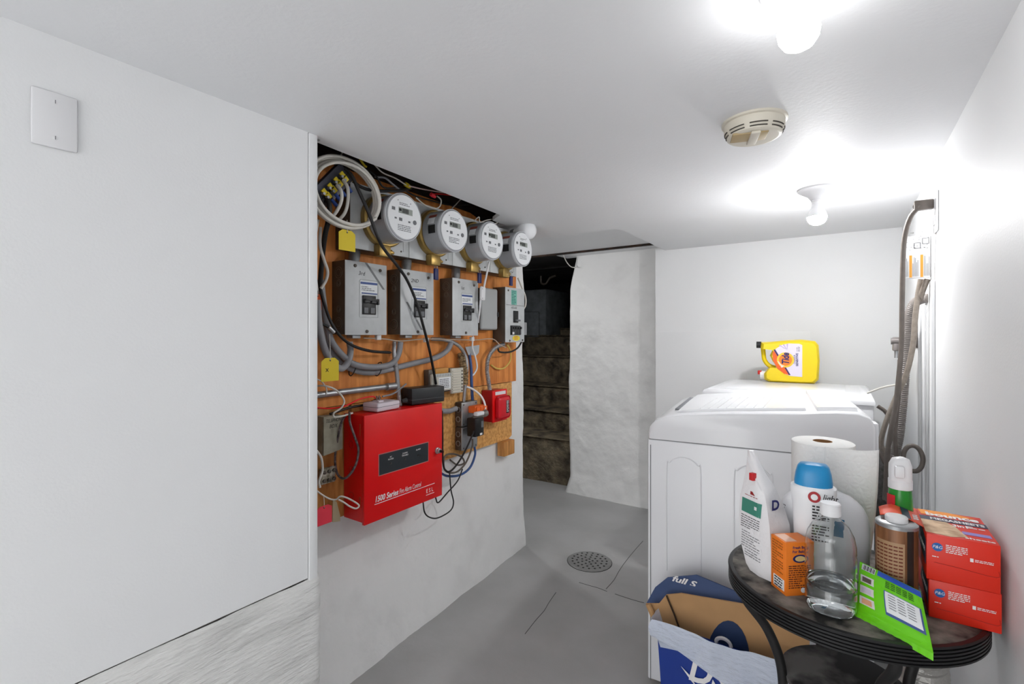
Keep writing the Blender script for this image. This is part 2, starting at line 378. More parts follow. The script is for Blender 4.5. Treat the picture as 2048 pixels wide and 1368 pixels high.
body = B().lathe(sc, -UPZ, [(.078, .006), (.077, .028), (.072, .034), (.07, .043), (.066, .046), (.06, .047), (.001, .044)], 40).build('body', cream, sd)
b = B()
for hh in (.0305, .0385):
    for k in range(8):
        a0 = 2*math.pi*k/8
        pts = [sc+Vector(((.0755-.0035*(hh > .035))*math.cos(a0+q*.06), (.0755-.0035*(hh > .035))*math.sin(a0+q*.06), -hh)) for q in range(11)]
        b.tube(pts, .0017, 5, 1)
b.build('vent_slots', M('slot shade', (70, 66, 60), .8), sd)
B().obox(sc+Vector((-.01, -.02, -.047)), ((1, .3, 0), (-.3, 1, 0), (0, 0, 1)), (.045, .03, .003), .002).build('battery_recess', creamd, sd)
B().obox(sc+Vector((0, -.01, -.05)), ((1, .3, 0), (-.3, 1, 0), (0, 0, 1)), (.012, .045, .004), .003).build('battery_clip', cream, sd)
# ------------------------------------------------------------------ backboards
yb1 = YP(1032, XB); zbb = ZP(1030, 762, XB)
upper = B().prism([(XB-.014, .85, zbb), (XB-.014, yb1, zbb), (XB-.014, yb1, CEIL-.06), (XB-.014, 2.0, CEIL+.05), (XB-.014, .85, CEIL+.07)], (.014, 0, 0))
dress(upper.build('plywood_backboard', ply), 'large orange plywood backboard carrying meters and breaker boxes', 'board')
zl = ZP(1022, 876, XB)
dress(B().prism([(XB-.018, 1.25, zbb-.003), (XB-.018, YP(1024, XB), zbb-.004), (XB-.018, YP(1024, XB), zl+.015), (XB-.018, YP(1018, XB), zl), (XB-.018, 1.25, zl-.02)], (.016, 0, 0)).build('particle_board', osb), 'rough particle board panel under the plywood, behind the red horn', 'board')
dress(B().box(XB-.02, XB+.03, YP(1000, XB), YP(1021, XB), ZP(1010, 909, XB), zl-.003, .003).build('wood_block', lumber), 'short lumber block under the particle board corner', 'wood block')
dress(B().box(XB-.018, XB-.002, .9, 1.235, CAMZ-.72, zbb-.003).build('stud_board', lumber), 'dusty lumber strip beside the red alarm cabinet', 'board')
# ------------------------------------------------------------------ meters
TF = -1.55; tz0, tz1 = CAMZ+.333, CAMZ+.585
tb = [1.17, 1.472, 1.753, 2.051, 2.30]
ordn = ['first', 'second', 'third', 'fourth']
near = ['beside the white coil', 'above the box marked 2ND', 'above the rounded-cover box', 'beside the flood bulb']
screen = M('meter lcd', (150, 156, 150), .3); label_w = M('white label', (232, 234, 236), .5)
for i in range(4):
    t = thing('meter_socket', 'grey steel meter socket enclosure %s' % ['at the trim end of the row', 'second from the trim', 'third from the trim', 'at the stair end of the row'][i], 'meter socket', (XB, (tb[i]+tb[i+1])/2, tz0), 'meter sockets on the plywood')
    B().box(XB, TF-.004, tb[i]+.002, tb[i+1]-.002, tz0, tz1, .003).build('enclosure', steel_d, t)
    B().box(TF-.004, TF, tb[i]+.001, tb[i+1]-.001, tz0, tz1, .0015).build('front_cover', steel_g, t)
    yy = tb[i+1]-.03
    B().box(TF, TF+.002, yy-.004, yy+.004, tz0+.02, tz1-.02, .001).build('cover_slot', steel_g, t)
    for zz in (tz0+.02, tz0+.07): B().lathe((TF, yy-.016, zz), XV, [(.004, 0), (.003, .003)], 10).build('screw', steel_d, t)
    cy = [1.322, 1.614, 1.893, 2.165][i]; cz = CAMZ+.459
    c = Vector((TF, cy, cz))
    m = thing('electric_meter', 'round electric meter, %s from the white trim, %s' % (ordn[i], near[i]), 'electric meter', (TF, cy, cz-.09), 'electric meters in a row')
    B().lathe(c, XV, [(.104, 0), (.106, .004), (.106, .026), (.1, .032), (.094, .032)], 48).build('sealing_ring', brass, m)
    B().obox(c+Vector((.018, -.012, -.122)), (XV, YV, UPZ), (.018, .03, .024), .005).build('ring_clamp', brass, m)
    B().lathe(c+Vector((.018, .02, -.122)), YV, [(.012, 0), (.012, .012), (.006, .014), (.006, .026)], 14).build('clamp_bolt', brass, m)
    bo = B().lathe(c, XV, [(.095, .03), (.092, .112), (.0925, .122), (.0925, .129), (.088, .133)], 56).build('body', greyp, m)
    B().lathe(c, XV, [(.0935, .119), (.0945, .124), (.0935, .13)], 56).build('rim', M('clear rim', (200, 203, 208), .12), m)
    dl = B().lathe(c, XV, [(.0845, .1325), (.0845, .1345)], 56).build('dial', label_w, m)
    fx = c.x+.1346
    B().box(fx, fx+.0006, cy-.032, cy+.04, cz+.012, cz+.035).build('display', screen, dl)
    b = B()
    for k in range(9): b.box(fx+.0006, fx+.001, cy-.014+k*.0038, cy-.0118+k*.0038, cz+.015, cz+.032)
    b.box(fx+.0006, fx+.001, cy-.03, cy-.018, cz+.02, cz+.03); b.build('digits', ink, dl)
    for ya, yb_, za, zb_ in ((-.066, -.05, .018, .03), (-.052, -.042, -.014, -.008), (-.03, -.014, -.018, -.006), (.018, .028, -.018, -.012)):
        B().box(fx, fx+.0008, cy+ya, cy+yb_, cz+za, cz+zb_).build('indicator_mark', greyink, dl)
    B().lathe((fx, cy+.052, cz-.012), XV, [(.009, 0), (.009, .002)], 14).build('optical_port', greyink, dl)
    for yy, zz in ((-.035, .06), (.03, .058)): B().lathe((fx, cy+yy, cz+zz), XV, [(.002, 0), (.002, .001)], 8).build('pin', greyink, dl)
    fineprint((fx, cy-.028, cz+.052), YV, UPZ, .06, 2, .006, greyink, dl, seed=i)
    fineprint((fx, cy-.036, cz-.034), YV, UPZ, .075, 4, .0065, greyink, dl, seed=i+9)
    # stickers wrapped on the near side of the body (one piece each)
    def onb(ang, h, rr=.0945): return c+Vector((h, rr*math.sin(ang), rr*math.cos(ang)))
    for nm, a0, a1, h0, h1, mt in (('warning_sticker', -1.02, -.85, .055, .1, M('red brown print', (140, 60, 44), .6)), ('rating_sticker', -1.36, -1.05, .06, .098, label_w), ('code_sticker', -1.8, -1.42, .066, .106, ink)):
        vs_ = []
        B().grid(lambda u, v: onb(a0+(a1-a0)*v, h0+(h1-h0)*u), 1, 6).build(nm, mt, bo, smooth=30)
    if i in (1, 2, 3):
        s0 = P([872, 959, 1022][i-1], [537, 546, 553][i-1], X=-1.53)
        g = thing('meter_seal', 'dark blue seal tag hanging under the %s meter from the trim' % ordn[i], 'seal tag', s0-Vector((0, 0, .05)), 'blue meter seals')
        B().obox(s0-Vector((0, 0, .026)), (XV, YV, UPZ), (.006, .012, .026), .003).build('tag', M('navy seal', (30, 36, 92), .4), g)
        B().tube([s0+Vector((0, -.008, 0)), s0+Vector((0, -.006, .025)), s0+Vector((0, .006, .025)), s0+Vector((0, .008, 0))], .0014, 6).build('wire_loop', galv, g)
# ------------------------------------------------------------------ breaker boxes
bluelab = M('blue label print', (52, 78, 140), .5)
def breaker_box(y0, y1, z0, z1, label, mark, strip):
    XF = -1.56; t = thing('breaker_box', label, 'breaker box', (XB, (y0+y1)/2, z0), 'grey breaker boxes on the plywood')
    bd = B().box(XB, XF-.003, y0+.002, y1-.002, z0+.002, z1, .002).build('enclosure', steel_d, t)
    for k, (zz, r) in enumerate(((.045, .022), (.1, .012), (.2, .013), (.24, .022))):
        for r2 in (r, r*.6):
            cc = Vector(((XB+XF)/2, y0+.0015, z0+zz))
            B().tube(circ(cc, XV, UPZ, r2, 20)+[cc+XV*r2], .0011, 5, 1).build('knockout', M('knockout edge', (120, 110, 100), .4, .4), bd)
    cv = B().box(XF-.003, XF, y0, y1, z0, z1, .002).build('front_cover', steel_g, t)
    ym = y0+(y1-y0)*.55
    B().tube([(XF, ym-.045, z0+.07), (XF, ym-.045, z1-.075), (XF, ym-.038, z1-.068), (XF, ym+.038, z1-.068), (XF, ym+.045, z1-.075), (XF, ym+.045, z0+.07), (XF, ym-.045, z0+.07)], .0018, 6, 1).build('embossed_frame', steel_g, cv)
    lb_ = B().box(XF, XF+.0006, ym-.042, ym+.042, z1-.125, z1-.074).build('label', label_w, cv)
    B().box(XF+.0006, XF+.001, ym-.041, ym+.041, z1-.086, z1-.077).box(XF+.0006, XF+.001, ym-.036, ym+.041, z1-.124, z1-.119).build('label_band', bluelab, lb_)
    fineprint((XF+.0007, ym-.036, z1-.096), YV, UPZ, .07, 3, .0065, greyink, lb_, seed=int(y0*100))
    br = B().box(XF, XF+.004, ym-.033, ym+.033, z1-.205, z1-.13, .002).build('breaker', black, t)
    for s_ in (-1, 1): B().box(XF+.004, XF+.014, ym+s_*.016-.012, ym+s_*.016+.012, z1-.16, z1-.148, .002).build('toggle', M('breaker grey', (58, 58, 60), .4), br)
    B().box(XF+.008, XF+.016, ym-.028, ym+.04, z1-.152, z1-.144, .002).box(XF+.004, XF+.014, ym+.032, ym+.042, z1-.165, z1-.142, .002).build('handle_tie', black, br)
    for s_ in (-1, 1): B().box(XF+.004, XF+.006, ym+s_*.016-.011, ym+s_*.016+.009, z1-.2, z1-.178).build('rating_tab', greyink, br)
    for yy, zz in ((y0+.045, z1-.018), (y1-.035, z1-.024), ((y0+y1)/2, z0+.014)):
        B().lathe((XF, yy, zz), XV, [(.007, 0), (.006, .004), (.003, .005)], 12).build('screw', steel_d, cv)
    text(mark, (XF+.0004, y0+.06, z1-.052), YV, UPZ, .016, ink, cv, 'handwriting', shear=.2)
    if strip: B().prism([(XF+.0001, y0+strip[0], z1-strip[1]), (XF+.0001, y0+strip[0]+.012, z1-strip[1]), (XF+.0001, y0+strip[2]+.012, z1-strip[3]), (XF+.0001, y0+strip[2], z1-strip[3])], (.0004, 0, 0)).build('grey_stripe', M('stripe grey', (118, 120, 122), .5), cv)  # diagonal stripe in a darker grey than the cover
    B().cyl(((XB+XF)/2, y0+.07, z1-.002), ((XB+XF)/2-.01, y0+.085, tz0-.001), .022, 18).build('conduit_nipple', galv, t)
    B().box((XB+XF)/2-.02, (XB+XF)/2+.02, y0+.05, y0+.09, z0-.014, z0+.002, .003).build('cable_clamp', galv, t)
    return t
zb0 = CAMZ
breaker_box(1.155, 1.357, zb0, zb0+.286, 'grey breaker box marked 3rd, beside the white trim', '3rd', (.09, .0, .18, .1))
breaker_box(1.432, 1.634, zb0, zb0+.283, 'grey breaker box marked 2ND, crossed by a black cable', '2ND', (.03, .14, .12, .26))
breaker_box(1.764, 1.962, zb0-.003, zb0+.277, 'grey breaker box marked 1st, next to a white inline switch', '1st', None)
t = thing('cable_box', 'plain grey box with rounded cover between two breaker boxes', 'electrical box', (XB, 2.08, CAMZ+.03))
B().box(XB, -1.6, 2.005, 2.15, CAMZ+.025, CAMZ+.25, .004).build('box_body', steel_d, t)
B().box(-1.6, -1.575, 2.01, 2.157, CAMZ+.028, CAMZ+.252, .012, 4).build('cover', M('pale grey plastic', (168, 170, 170), .4), t)
B().box(-1.577, -1.572, 2.148, 2.16, CAMZ+.1, CAMZ+.125, .001).build('latch', black, t)
t = thing('house_panel', 'tall grey breaker panel marked HOUSE with yellow sticker at wall end', 'breaker panel', (XB, 2.3, CAMZ-.04))
XF = -1.555
B().box(XB, XF-.003, 2.2, 2.388, CAMZ-.04, CAMZ+.268, .002).build('enclosure', steel_d, t)
cv = B().box(XF-.003, XF, 2.198, 2.391, CAMZ-.041, CAMZ+.268, .002).build('front_cover', steel_g, t)
B().box(XF, XF+.001, 2.205, 2.388, CAMZ+.168, CAMZ+.17).build('seam', steel_d, cv)
lb_ = B().box(XF, XF+.0006, 2.255, 2.31, CAMZ+.172, CAMZ+.255).build('label', M('teal label', (120, 188, 172), .5), cv)
fineprint((XF+.0006, 2.26, CAMZ+.248), YV, UPZ, .045, 9, .009, M('dark teal ink', (46, 110, 100), .6), lb_, seed=4)
text('HOUSE', (XF+.0004, 2.252, CAMZ+.149), YV, UPZ, .013, ink, cv, 'handwriting', shear=.2)
mb = B().box(XF, XF+.006, 2.275, 2.32, CAMZ+.07, CAMZ+.138, .002).build('main_breaker', black, t)
B().box(XF+.006, XF+.018, 2.285, 2.325, CAMZ+.078, CAMZ+.088, .002).build('toggle', greyink, mb)
bk = B().box(XF, XF+.004, 2.245, 2.345, CAMZ+.0, CAMZ+.054, .001).build('breaker_bank', black, t)
for k in range(4):
    B().box(XF+.004, XF+.012, 2.249+k*.024, 2.269+k*.024, CAMZ+.002, CAMZ+.05, .002).build('breaker', M('breaker grey', (58, 58, 60), .4), bk)
    B().box(XF+.012, XF+.02, 2.254+k*.024, 2.265+k*.024, CAMZ+.034, CAMZ+.046, .002).build('toggle', black, bk)
B().box(XF+.012, XF+.013, 2.25, 2.268, CAMZ+.004, CAMZ+.017).build('white_tab', whitep, bk)
ys_ = B().lathe((XF, 2.305, CAMZ-.018), XV, [(.026, 0), (.026, .0008)], 24, sx=.6, sy=1.45, side=UPZ).build('sticker', M('yellow sticker', (238, 214, 60), .5), cv)
fineprint((XF+.0008, 2.285, CAMZ-.01), YV, UPZ, .04, 3, .007, M('red ink', (200, 70, 40), .5), ys_, seed=5)
for yy, zz in ((2.24, -.032), (2.37, -.03), (2.225, .25)): B().lathe((XF, yy, CAMZ+zz), XV, [(.006, 0), (.004, .004)], 10).build('screw', steel_d, cv)
hg = P(1060, 640, X=-1.56)
dress(B().box(-1.6, -1.575, 2.41, 2.45, CAMZ+.0, CAMZ+.075, .003).build('door_latch', galv), 'small metal hasp on the wall edge beside the house panel', 'hasp')
# ------------------------------------------------------------------ red alarm cabinet
t = thing('fire_alarm_cabinet', 'red steel fire alarm control cabinet with dark window and key lock', 'alarm cabinet', (XB, 1.42, CAMZ-.729))
XF = -1.513; y0, y1, z0, z1 = 1.206, 1.64, CAMZ-.729, CAMZ-.309
sb = B().box(XB+.002, XF-.014, y0+.004, y1-.004, z0+.006, z1-.002, .002).build('cabinet_body', redp, t)
for zz in (.1, .2, .3):
    cc = Vector((XB+.05, y0+.0035, z0+zz)); B().tube(circ(cc, XV, UPZ, .014, 18)+[cc+XV*.014], .0008, 5, 1).build('knockout', M('dark red edge', (150, 16, 20), .4), sb)
for zz in (.06, .34): B().box(XF-.03, XF-.026, y0+.001, y0+.004, z0+zz, z0+zz+.045).build('hinge_slot', M('orange slot', (190, 60, 30), .5), sb)
dd = B().box(XF-.014, XF, y0, y1, z0, z1, .002).build('door', redp, t)
def rp(px, py, e=0.0): q = P(px, py, X=XF+e); return q
wy0, wy1 = rp(758, 930).y, rp(856, 900).y; wz0, wz1 = rp(758, 951).z, rp(758, 910).z
wn = B().box(XF, XF+.001, wy0, wy1, wz0, wz1).build('window', M('smoky window', (44, 50, 54), .15), dd)
B().box(XF-.0005, XF+.0006, wy0-.003, wy1+.003, wz0-.003, wz1+.003).build('window_edge', M('grey pink edge', (190, 120, 118), .5), dd)
for k, s_ in enumerate(('AC\nPOWER', 'SYSTEM\nTROUBLE', 'ALARM')):
    yy = wy0+(wy1-wy0)*(.22+.28*k)
    text(s_.split('\n')[0], (XF+.0012, yy, wz1-.022), YV, UPZ, .006, whiteink, wn, 'lettering', align='CENTER')
    if '\n' in s_: text(s_.split('\n')[1], (XF+.0012, yy, wz1-.031), YV, UPZ, .006, whiteink, wn, 'lettering', align='CENTER')
    B().lathe((XF+.001, yy, wz1-.045), XV, [(.004, 0), (.003, .002)], 12).build('indicator_lamp', black, wn)
lo = rp(749, 1007)
text('1500 Series', (XF+.0008, lo.y, lo.z+.003), YV, UPZ, .023, whiteink, dd, 'lettering', bold=.025, shear=.2, wid=rp(795, 1000).y-lo.y)
text('Fire Alarm Control', (XF+.0008, rp(798, 990).y, lo.z+.003), YV, UPZ, .021, whiteink, dd, 'lettering', shear=.3, wid=rp(842, 975).y-rp(798, 990).y)
B().box(XF, XF+.0008, lo.y, rp(869, 970).y, lo.z-.006, lo.z-.0035).build('underline', whiteink, dd)
text('E S L', (XF+.0008, rp(852, 980).y, lo.z-.036), YV, UPZ, .018, whiteink, dd, 'lettering', wid=.042)
B().box(XF, XF+.0008, rp(852, 980).y, rp(868, 980).y, lo.z-.046, lo.z-.044).build('underline', whiteink, dd)
lk = rp(874, 901)
B().lathe(lk, XV, [(.014, 0), (.014, .006), (.011, .008), (.011, .016), (.007, .018)], 20).build('lock', galv, dd)
B().box(lk.x+.018, lk.x+.04, lk.y-.0012, lk.y+.0012, lk.z-.006, lk.z+.005).build('key', black, dd)
# things on top of it
t = thing('power_brick', 'long black power supply box on the red cabinet', 'power supply', (-1.583, 1.59, z1))
bx = Vector((-1.583, 1.59, z1)); a1 = Vector((.03, .178, 0)).normalized(); a0_ = Vector((a1.y, -a1.x, 0))
B().obox(bx+UPZ*.0385, (a0_, a1, UPZ), (.042, .09, .036), .006).build('housing', M('matte black housing', (40, 42, 44), .45), t)
B().obox(bx+UPZ*.024, (a0_, a1, UPZ), (.0428, .0908, .001)).build('seam', M('seam grey', (80, 82, 84), .5), t)
B().cyl(bx-a1*.09+UPZ*.02, bx-a1*.115+UPZ*.018, .012, 14, .008).build('connector', M('seam grey', (80, 82, 84), .5), t)
t = thing('plug_adapter', 'white plug-in power adapter lying prongs up on the red cabinet', 'adapter', (-1.58, 1.345, z1))
bx = Vector((-1.578, 1.345, z1)); a1 = Vector((-.12, 1, 0)).normalized(); a0_ = Vector((a1.y, -a1.x, 0))
lilac = M('lilac white plastic', (222, 212, 220), .4)
B().obox(bx+UPZ*.0185, (a0_, a1, UPZ), (.042, .066, .0175), .007, 3).build('housing', lilac, t)
B().obox(bx+UPZ*.02, (a0_, a1, UPZ), (.0424, .0664, .0008)).build('seam', greyink, t)
B().obox(bx+UPZ*.038+a1*-.02, (a0_, a1, UPZ), (.018, .014, .004), .002).build('plug_face', lilac, t)
for s_ in (-1, 1): B().obox(bx+UPZ*.05+a1*(-.02+s_*.007), (a0_, a1, UPZ), (.004, .001, .011)).build('prong', galv, t)
# telephone box
t = thing('telephone_box', 'dusty beige telephone terminal box with handwriting', 'terminal box', (XB, 1.12, CAMZ-.47))
tpm = M('dusty beige steel', (160, 156, 138), .7, var=.2, vscale=30)
q = lambda px, py: P(px, py, X=-1.6)
poly = [q(646, 912), q(684, 897), q(684, 830), q(646, 834)]
B().prism([p+Vector((-.044, 0, 0)) for p in poly], (.04, 0, 0)).build('box_body', tpm, t)
cvt = B().prism(poly, (.004, 0, 0)).build('cover', tpm, t)
o_ = q(650, 846); text('TELEPHONE', (o_.x+.0046, o_.y, o_.z), YV, UPZ, .013, ink, cvt, 'handwriting', shear=.25, wid=.072)
o_ = q(657, 855); text('BOX', (o_.x+.0046, o_.y, o_.z-.003), YV, UPZ, .014, ink, cvt, 'handwriting', shear=.25, wid=.035)
# terminal block
o_ = P(655, 950, X=-1.62)
t = thing('terminal_block', 'small dirty white phone terminal block with screws', 'terminal block', o_-UPZ*.04)
dirtw = M('dirty white bakelite', (190, 184, 168), .6, rgb2=(110, 100, 80), vscale=60)
B().box(-1.627, -1.61, o_.y-.035, o_.y+.03, o_.z-.03, o_.z+.03, .005).build('base', dirtw, t)
for a in range(3):
    for c in range(2): B().lathe((-1.61, o_.y-.022+a*.021, o_.z-.016+c*.032), XV, [(.007, 0), (.007, .006), (.004, .008)], 10).build('screw', steel_d, t)
dress(B().prism([P(665, 1000, X=-1.61), P(672, 1003, X=-1.61), P(679, 1030, X=-1.61), P(679, 1042, X=-1.61), P(664, 1044, X=-1.61)], (.004, 0, 0)).build('card_scrap', M('stained paper', (196, 184, 150), .8)), 'torn stained paper scrap behind the pink tag', 'paper')
# hanging tags
def hangtag(c, hw, hh, mat, label, top, X, nm='hanging_tag', grp=None):
    c = Vector(c); t = thing(nm, label, 'tag', c-UPZ*hh, grp)
    pol = [(-hw, -hh), (hw, -hh), (hw, hh*.7), (hw*.55, hh), (-hw*.55, hh), (-hw, hh*.7)]
    B().prism([c+YV*a+UPZ*b_ for a, b_ in pol], (.0012, 0, 0)).build('card', mat, t)
    B().lathe(c+UPZ*hh*.78+XV*.0012, XV, [(.003, 0), (.003, .0006)], 10).build('eyelet', ink, t)
    B().tube([c+UPZ*hh*.78+XV*.002, (c+UPZ*hh*.9+Vector(top))/2+XV*.002, Vector(top)], .0011, 5, 3).build('string', coax, t)
    return t
hangtag(P(694, 481, X=-1.43), .034, .036, yellow, 'blank yellow card tag hanging from the coax coil', P(694, 440, X=-1.43), -1.43, grp='card tags')
tg = hangtag(P(660, 739, X=-1.53), .036, .042, yellow, 'yellow card tag with a pen mark above the conduit', P(659, 668, X=-1.54), -1.53, grp='card tags')
o_ = P(651, 744, X=-1.5285); text('x', (o_.x+.0, o_.y, o_.z), YV, UPZ, .02, ink, tg, 'handwriting')
hangtag(P(648, 1030, X=-1.55), .032, .034, M('pink red card', (232, 60, 78), .6), 'pinkish red card tag low beside the white trim', P(647, 990, X=-1.57), -1.55, grp='card tags')
tg = hangtag(P(635, 604, X=-1.56), .016, .028, M('orange card', (240, 110, 60), .6), 'small orange tag peeking out beside the white trim', P(636, 575, X=-1.57), -1.56, grp='card tags')
# controller module
t = thing('control_module', 'beige relay control module with white label and terminals', 'control module', (XB, 1.77, CAMZ-.285))
bg = M('beige plastic', (202, 198, 186), .5)
B().box(XB, -1.612, 1.655, 1.85, CAMZ-.278, CAMZ-.165, .003).build('housing', steel_d, t)
B().box(-1.612, -1.6, 1.662, 1.8, CAMZ-.27, CAMZ-.185, .003).build('front', bg, t)
fr = B().box(-1.612, -1.598, 1.8, 1.89, CAMZ-.29, CAMZ-.165, .003).build('terminal_strip', bg, t)
for k in range(9): B().box(-1.598, -1.594, 1.805, 1.865, CAMZ-.283+k*.0125, CAMZ-.277+k*.0125).build('terminal', cream, fr)
for k in range(7): B().lathe((-1.598, 1.878, CAMZ-.28+k*.0165), XV, [(.004, 0), (.003, .004)], 8).build('terminal_screw', steel_d, fr)
lb_ = B().box(-1.6, -1.599, 1.71, 1.795, CAMZ-.262, CAMZ-.205).build('label', label_w, t)
fineprint((-1.599, 1.715, CAMZ-.214), YV, UPZ, .075, 6, .008, greyink, lb_, seed=8)
for k in range(10): B().box(-1.6, -1.597, 1.69+k*.011, 1.697+k*.011, CAMZ-.2, CAMZ-.188).build('vent_fin', steel_g, t)
B().box(-1.63, -1.6, 1.69, 1.78, CAMZ-.185, CAMZ-.16, .002).build('relay', M('amber relay', (196, 140, 66), .4), t)
# junction boxes
def jbox(y0, y1, z0, z1, label):
    t = thing('junction_box', label, 'junction box', (XB, (y0+y1)/2, z0), 'square junction boxes')
    bd = B().box(XB, -1.604, y0, y1, z0, z1, .004).build('box_body', steel_d, t)
    for zz in (.3, .7):
        cc = Vector((XB+.022, y0-.0004, z0+(z1-z0)*zz)); B().tube(circ(cc, XV, UPZ, .013, 16)+[cc+XV*.013], .002, 5, 1).build('knockout', galv, bd)
    cv = B().box(-1.604, -1.596, y0-.002, y1+.002, z0+.001, z1, .006, 3).build('cover', galv, t)
    for yy, zz in ((y0+.012, z1-.012), (y1-.012, z1-.012), (y0+.012, z0+.012), (y1-.012, z0+.012)): B().lathe((-1.596, yy, zz), XV, [(.005, 0), (.003, .002)], 10).build('screw', steel_d, cv)
    return t
jbox(1.878, 2.0, CAMZ-.466, CAMZ-.343, 'galvanized outlet box holding the orange plug adapter')
jbox(1.878, 2.0, CAMZ-.588, CAMZ-.469, 'galvanized junction box below the one with the orange adapter')
t = thing('outlet_tap', 'bright orange three way outlet adapter plugged in the upper box', 'outlet adapter', (-1.58, 1.96, CAMZ-.4))
orange = M('orange plastic', (240, 104, 34), .4)
c0 = P(950, 819, X=-1.565)
B().box(-1.596, -1.55, 1.925, 2.02, c0.z-.018, c0.z+.018, .004).build('housing', orange, t)
for k in range(3): B().box(-1.55, -1.542, 1.93+k*.03, 1.956+k*.03, c0.z-.014, c0.z+.014, .002).build('outlet_face', orange, t)
B().obox(P(958, 827, X=-1.53), (XV, YV, UPZ), (.014, .03, .01), .006).build('white_plug_head', whitep, thing('white_plug', 'flat white plug in the orange adapter', 'plug', P(958, 830, X=-1.53)))
t = thing('wall_adapter', 'black wall wart power adapter hanging on the outlet box', 'adapter', P(951, 870, X=-1.55))
c0 = P(951, 853, X=-1.55)
B().obox(c0, (XV, YV, UPZ), (.028, .036, .047), .006).build('housing', black, t)
B().obox(c0+Vector((.0285, .02, .012)), (XV, YV, UPZ), (.0006, .009, .016)).build('label', greyink, t)
B().obox(c0+Vector((.0285, .01, -.036)), (XV, YV, UPZ), (.0006, .009, .005)).build('white_mark', whiteink, t)
B().lathe(c0+Vector((.0, .0, .045)), (.2, 1, .25), [(.013, -.02), (.015, -.01), (.015, .05), (.018, .052), (.018, .075), (.013, .08)], 16).build('barrel_plug', M('smoky grey plug', (120, 112, 106), .35), t)
# red horn
t = thing('alarm_horn', 'red fire alarm horn box with domed cover on particle board', 'alarm horn', (XB, 2.17, CAMZ-.473))
B().box(XB, -1.575, 2.098, 2.226, CAMZ-.473, CAMZ-.303, .003).build('back_box', M('dark red enamel', (172, 20, 30), .35), t)
hp = B().box(-1.575, -1.567, 2.097, 2.232, CAMZ-.475, CAMZ-.301, .003).build('face_plate', redp, t)
B().box(-1.567, -1.54, 2.118, 2.234, CAMZ-.46, CAMZ-.335, .022, 5).build('dome_cover', M('red plastic', (214, 30, 44), .3), t)
B().box(-1.567, -1.5655, 2.12, 2.215, CAMZ-.328, CAMZ-.31).build('white_label', label_w, hp)
lb_ = B().box(-1.54, -1.539, 2.185, 2.212, CAMZ-.43, CAMZ-.36).build('label', ink, t)
fineprint((-1.539, 2.188, CAMZ-.365), YV, UPZ, .022, 8, .008, whiteink, lb_, seed=3)
# conduits
def wire(name, label, cat, pts, r, mat, rib=0, grp=None, n=8, pitch=.008, sub=6):
    o = B().tube([P(a, b_, X=x) for a, b_, x in pts], r, n, sub, rib, pitch).build(name, mat, smooth=60)
    return dress(o, label, cat, grp)
wire('steel_conduit', 'straight steel conduit running from the trim toward the black box', 'conduit', [(628, 791, -1.61), (700, 782, -1.62), (795, 771, -1.625)], .0125, galv, sub=1, n=14)
wire('conduit_coupling', 'threaded coupling on the long steel conduit', 'coupling', [(773, 774, -1.615), (790, 772, -1.615)], .016, galv, sub=1, n=14)
wire('conduit_elbow', 'short grey conduit joining red cabinet and outlet box', 'conduit', [(880, 822, -1.6), (898, 822, -1.615), (912, 817, -1.625)], .013, grey_cable, n=14)
flex = M('flexible metal conduit', (170, 170, 172), .35, .6)
wire('flex_conduit', 'flexible ribbed conduit dropping behind the white adapter', 'conduit', [(789, 684, -1.62), (788, 705, -1.605), (793, 740, -1.605), (797, 785, -1.61), (800, 812, -1.61)], .0095, flex, .13)
wire('flex_conduit', 'flexible ribbed conduit curving down to the outlet box', 'conduit', [(862, 678, -1.62), (890, 680, -1.61), (915, 690, -1.605), (930, 710, -1.605), (934, 735, -1.6), (930, 775, -1.61), (927, 806, -1.62)], .0085, flex, .13)
wire('flex_conduit', 'flexible ribbed conduit entering the top of the red horn', 'conduit', [(1008, 688, -1.6), (990, 696, -1.6), (977, 715, -1.605), (974, 740, -1.61), (977, 762, -1.61), (980, 783, -1.61)], .011, flex, .13)
# heavy cables
wire('service_cable', 'thick grey cable looping from the box marked 3rd', 'cable', [(699, 684, -1.6), (701, 700, -1.595), (697, 722, -1.585), (683, 737, -1.555), (664, 726, -1.553), (648, 695, -1.548), (638, 650, -1.548), (634, 600, -1.55)], .0125, grey_cable, n=12, grp='grey service cables')
wire('service_cable', 'thick grey cable sweeping up to the box marked 2ND', 'cable', [(641, 560, -1.58), (650, 630, -1.575), (662, 680, -1.58), (688, 714, -1.592), (712, 730, -1.595), (750, 734, -1.597), (782, 728, -1.597), (797, 708, -1.6), (801, 684, -1.6)], .0125, grey_cable, n=12, grp='grey service cables')
wire('service_cable', 'thick grey cable sweeping along to the box marked 1st', 'cable', [(634, 560, -1.6), (640, 640, -1.61), (652, 690, -1.615), (676, 720, -1.62), (704, 738, -1.625), (740, 745, -1.625), (785, 737, -1.62), (830, 726, -1.615), (870, 716, -1.615), (893, 702, -1.61), (903, 685, -1.605)], .013, grey_cable, n=12, grp='grey service cables')
for k, (a, b_) in enumerate(((705, 737), (757, 738))):
    c = P(a, b_, X=-1.612); dress(B().tube(circ(c, XV, (0, .35, 1), .018, 16, .03)+[c+XV*.018], .0022, 6, 1).build('cable_tie', blackr), 'black cable tie around the grey cables, %s' % ('nearer the trim' if k == 0 else 'farther from the trim'), 'cable tie')
wire('black_cable', 'long black cable slanting from splitter down past the meters', 'cable', [(690, 338, -1.44), (703, 350, -1.42), (716, 378, -1.405), (737, 425, -1.395), (762, 488, -1.405), (795, 532, -1.48), (815, 562, -1.52), (833, 605, -1.525), (846, 650, -1.53), (860, 705, -1.56), (872, 768, -1.595)], .0062, blackr)
